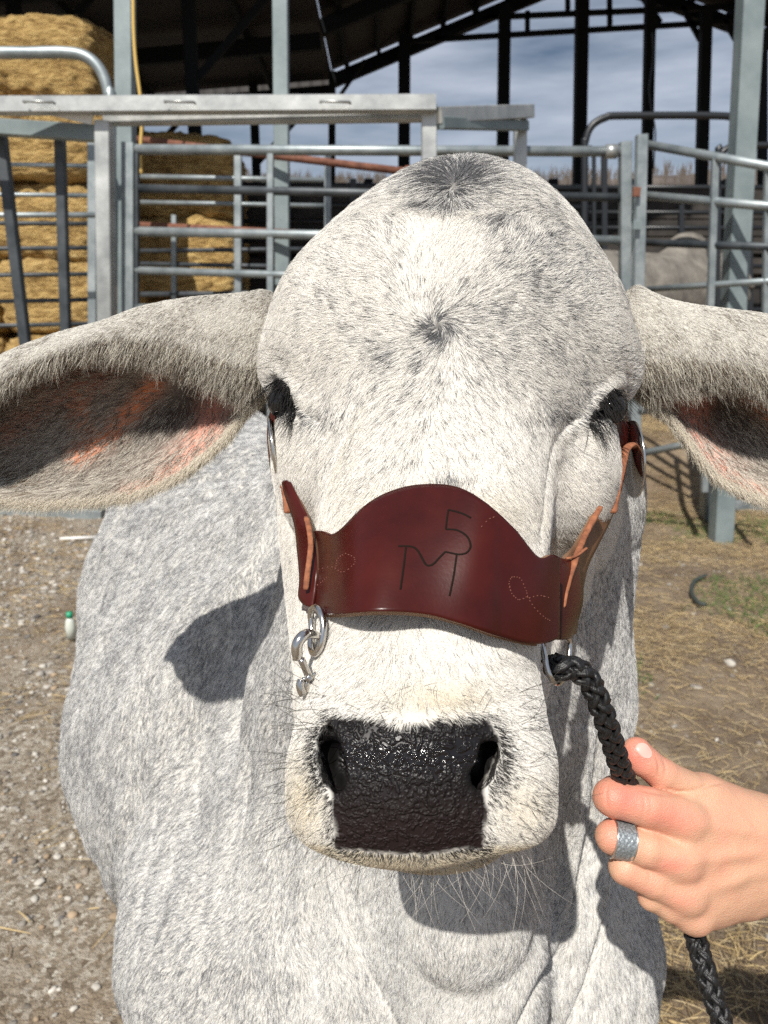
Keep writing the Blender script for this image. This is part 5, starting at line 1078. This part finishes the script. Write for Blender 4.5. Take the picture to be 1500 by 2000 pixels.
t1 = nd(M_hand, 'ShaderNodeTexCoord'); v1 = nd(M_hand, 'ShaderNodeTexVoronoi', Scale=1100.0); n1_ = nd(M_hand, 'ShaderNodeTexNoise', Scale=240.0, Detail=5); ad = nd(M_hand, 'ShaderNodeMath', operation='ADD')
ln(M_hand, t1.outputs['Object'], v1.inputs['Vector']); ln(M_hand, t1.outputs['Object'], n1_.inputs['Vector']); ln(M_hand, v1.outputs['Distance'], ad.inputs[0]); ln(M_hand, n1_.outputs['Fac'], ad.inputs[1])
bp = nd(M_hand, 'ShaderNodeBump', Strength=.6, Distance=.0004); ln(M_hand, ad.outputs[0], bp.inputs['Height']); ln(M_hand, bp.outputs[0], b.inputs['Normal'])
person = empty('person'); person.location = (0, 0, 0)
hand = mesh_obj('arm_and_hand', Wd(hV), hF, M_hand, person)
hu, hv = uvof(hV); red = np.clip(.9 * spot_(hu, hv, 1240, 1470, 40, 45) + .9 * spot_(hu, hv, 1215, 1560, 60, 40) + .7 * spot_(hu, hv, 1320, 1605, 60, 26) + .7 * spot_(hu, hv, 1312, 1690, 34, 16) + .5 * spot_(hu, hv, 1195, 1635, 30, 40)
      + .4 * spot_(hu, hv, 1240, 1720, 40, 30) + .35 * spot_(hu, hv, 1330, 1755, 40, 26) + .3 * spot_(hu, hv, 1300, 1500, 40, 30) + .7 * (fbm(hV, 70, 3) - .45), 0, 1)
attr_color(hand.data, 'tone', np.array([.60, .345, .225]) * (1 - red[:, None]) + np.array([.66, .225, .165]) * red[:, None])
M_nail = mat('fingernail', (.72, .42, .36), .25)
hb = BVHTree.FromPolygons([tuple(x) for x in hV.tolist()], hF.tolist())
nb_ = []
cN0 = P(1256, 1463, .4905); dirN = np.array([.62, .30, -.72]); dirN /= np.linalg.norm(dirN)
up_ = np.array([-.55, .80, 0]); up_ /= np.linalg.norm(up_); rt_ = np.cross(dirN, up_); rt_ /= np.linalg.norm(rt_); up_ = np.cross(rt_, dirN)
G = np.zeros((12, 10, 3))
for i, a in enumerate(np.linspace(-1, 1, 12)):
    for j, q in enumerate(np.linspace(-1, 1, 10)):
        w_ = .0040 * math.sqrt(max(0.05, 1 - abs(a) ** 3)); p_ = cN0 + up_ * (a * .0050 - .0012) + rt_ * q * w_ + dirN * .02
        h = hb.ray_cast(Vector(p_), Vector(-dirN)); G[i, j] = (np.array(h[0]) if h[0] else p_ - dirN * .0215) + dirN * (.0005)
nV = G.reshape(-1, 3); nFq = [(i * 10 + j, i * 10 + j + 1, (i + 1) * 10 + j + 1, (i + 1) * 10 + j) for i in range(11) for j in range(9)]
nV2 = np.concatenate([nV, nV - dirN * .0012]); k = len(nV)
nFq = nFq + [tuple(i + k for i in f[::-1]) for f in nFq]
for i in range(11): nFq += [(i * 10, (i + 1) * 10, (i + 1) * 10 + k, i * 10 + k), (i * 10 + 9, (i + 1) * 10 + 9, (i + 1) * 10 + 9 + k, i * 10 + 9 + k)]
for j in range(9): nFq += [(j, j + 1, j + 1 + k, j + k), (110 + j, 111 + j, 111 + j + k, 110 + j + k)]
mesh_obj('thumbnail', Wd(nV2), nFq, M_nail, hand)
# sleeve further up the arm, outside the picture
slv = MB(); pth = spline([P(1850, 1762, .578), P(2050, 1830, .62), P(2300, 1700, .70), P(2300, 1300, .80)], 20); slv.tube(Wd(pth), np.linspace(.046, .062, 20), 20); slv.build('sleeve', mat('denim_sleeve', (.05, .08, .16), .9), person, True)
setp(person, 'bare hand and forearm of a person gripping the black lead rope', 'person')
# engraved ring on the middle finger
M_ring = mat('patina_silver', (.30, .32, .33), .42, .55); tex_mix(M_ring, 900, (.16, .18, .19), (.40, .44, .46), .35, .65, 4, .8, 700, dist=.0005)
M_rim = mat('bright_silver_rim', (.75, .74, .72), .25, 1.0)
a_, c_ = P(1196, 1636, .4840), P(1262, 1657, .4845); ax_ = (c_ - a_) / np.linalg.norm(c_ - a_); mid_ = a_ + (c_ - a_) * .26 + np.array([0, 0, .0004]); ax_ = ax_ + np.array([0, .12, 0]); ax_ /= np.linalg.norm(ax_)
e1 = np.cross(ax_, [0, 0, 1]); e1 /= np.linalg.norm(e1); e2 = np.cross(ax_, e1)
ringe = empty('finger_ring')
def lathe(prof, name, mt, n=72, eng=False):
    V = []; 
    for x, r in prof:
        for k in range(n):
            t = 2 * math.pi * k / n; rr_ = r + (.00022 * math.sin(14 * t) * math.cos(x * 1800) if eng and r > .0112 else 0); V.append(mid_ + ax_ * x + (e1 * math.cos(t) * 1.04 + e2 * math.sin(t)) * rr_)
    m = len(prof); F = [(i * n + k, i * n + (k + 1) % n, ((i + 1) % m) * n + (k + 1) % n, ((i + 1) % m) * n + k) for i in range(m) for k in range(n)]
    mb = MB(); mb.add([Wd(v) for v in V], F); return mb.build(name, mt, ringe, True)
hw = .0062
bandm = lathe([(x, .01125) for x in np.linspace(-hw, hw, 15)] + [(hw, .0095), (-hw, .0095)], 'band', M_ring, 96, True)
for s_ in (-1, 1): lathe([(s_ * hw + dx_, rr_) for dx_, rr_ in ((-.0006, .0113), (-.0003, .0118), (.0003, .0118), (.0006, .0113), (.0006, .0100), (-.0006, .0100))], 'rim', M_rim)
setp(ringe, 'wide engraved grey metal ring on the middle finger', 'ring')
# ------------------------------------------------------------------ put every thing's empty at its base
bpy.context.view_layer.update()
for e in [o for o in scene.objects if o.type == 'EMPTY' and o.parent is None and o.location.length < 1e-6 and o.scale[0] == 1]:
    pts = []
    for ch_ in e.children:
        if ch_.type == 'MESH': pts += [ch_.matrix_world @ Vector(c) for c in ch_.bound_box]
    if not pts: continue
    c = Vector(((min(p.x for p in pts) + max(p.x for p in pts)) / 2, (min(p.y for p in pts) + max(p.y for p in pts)) / 2, min(p.z for p in pts)))
    for ch_ in e.children: ch_.location = ch_.location - c
    e.location = c
bpy.context.view_layer.update()
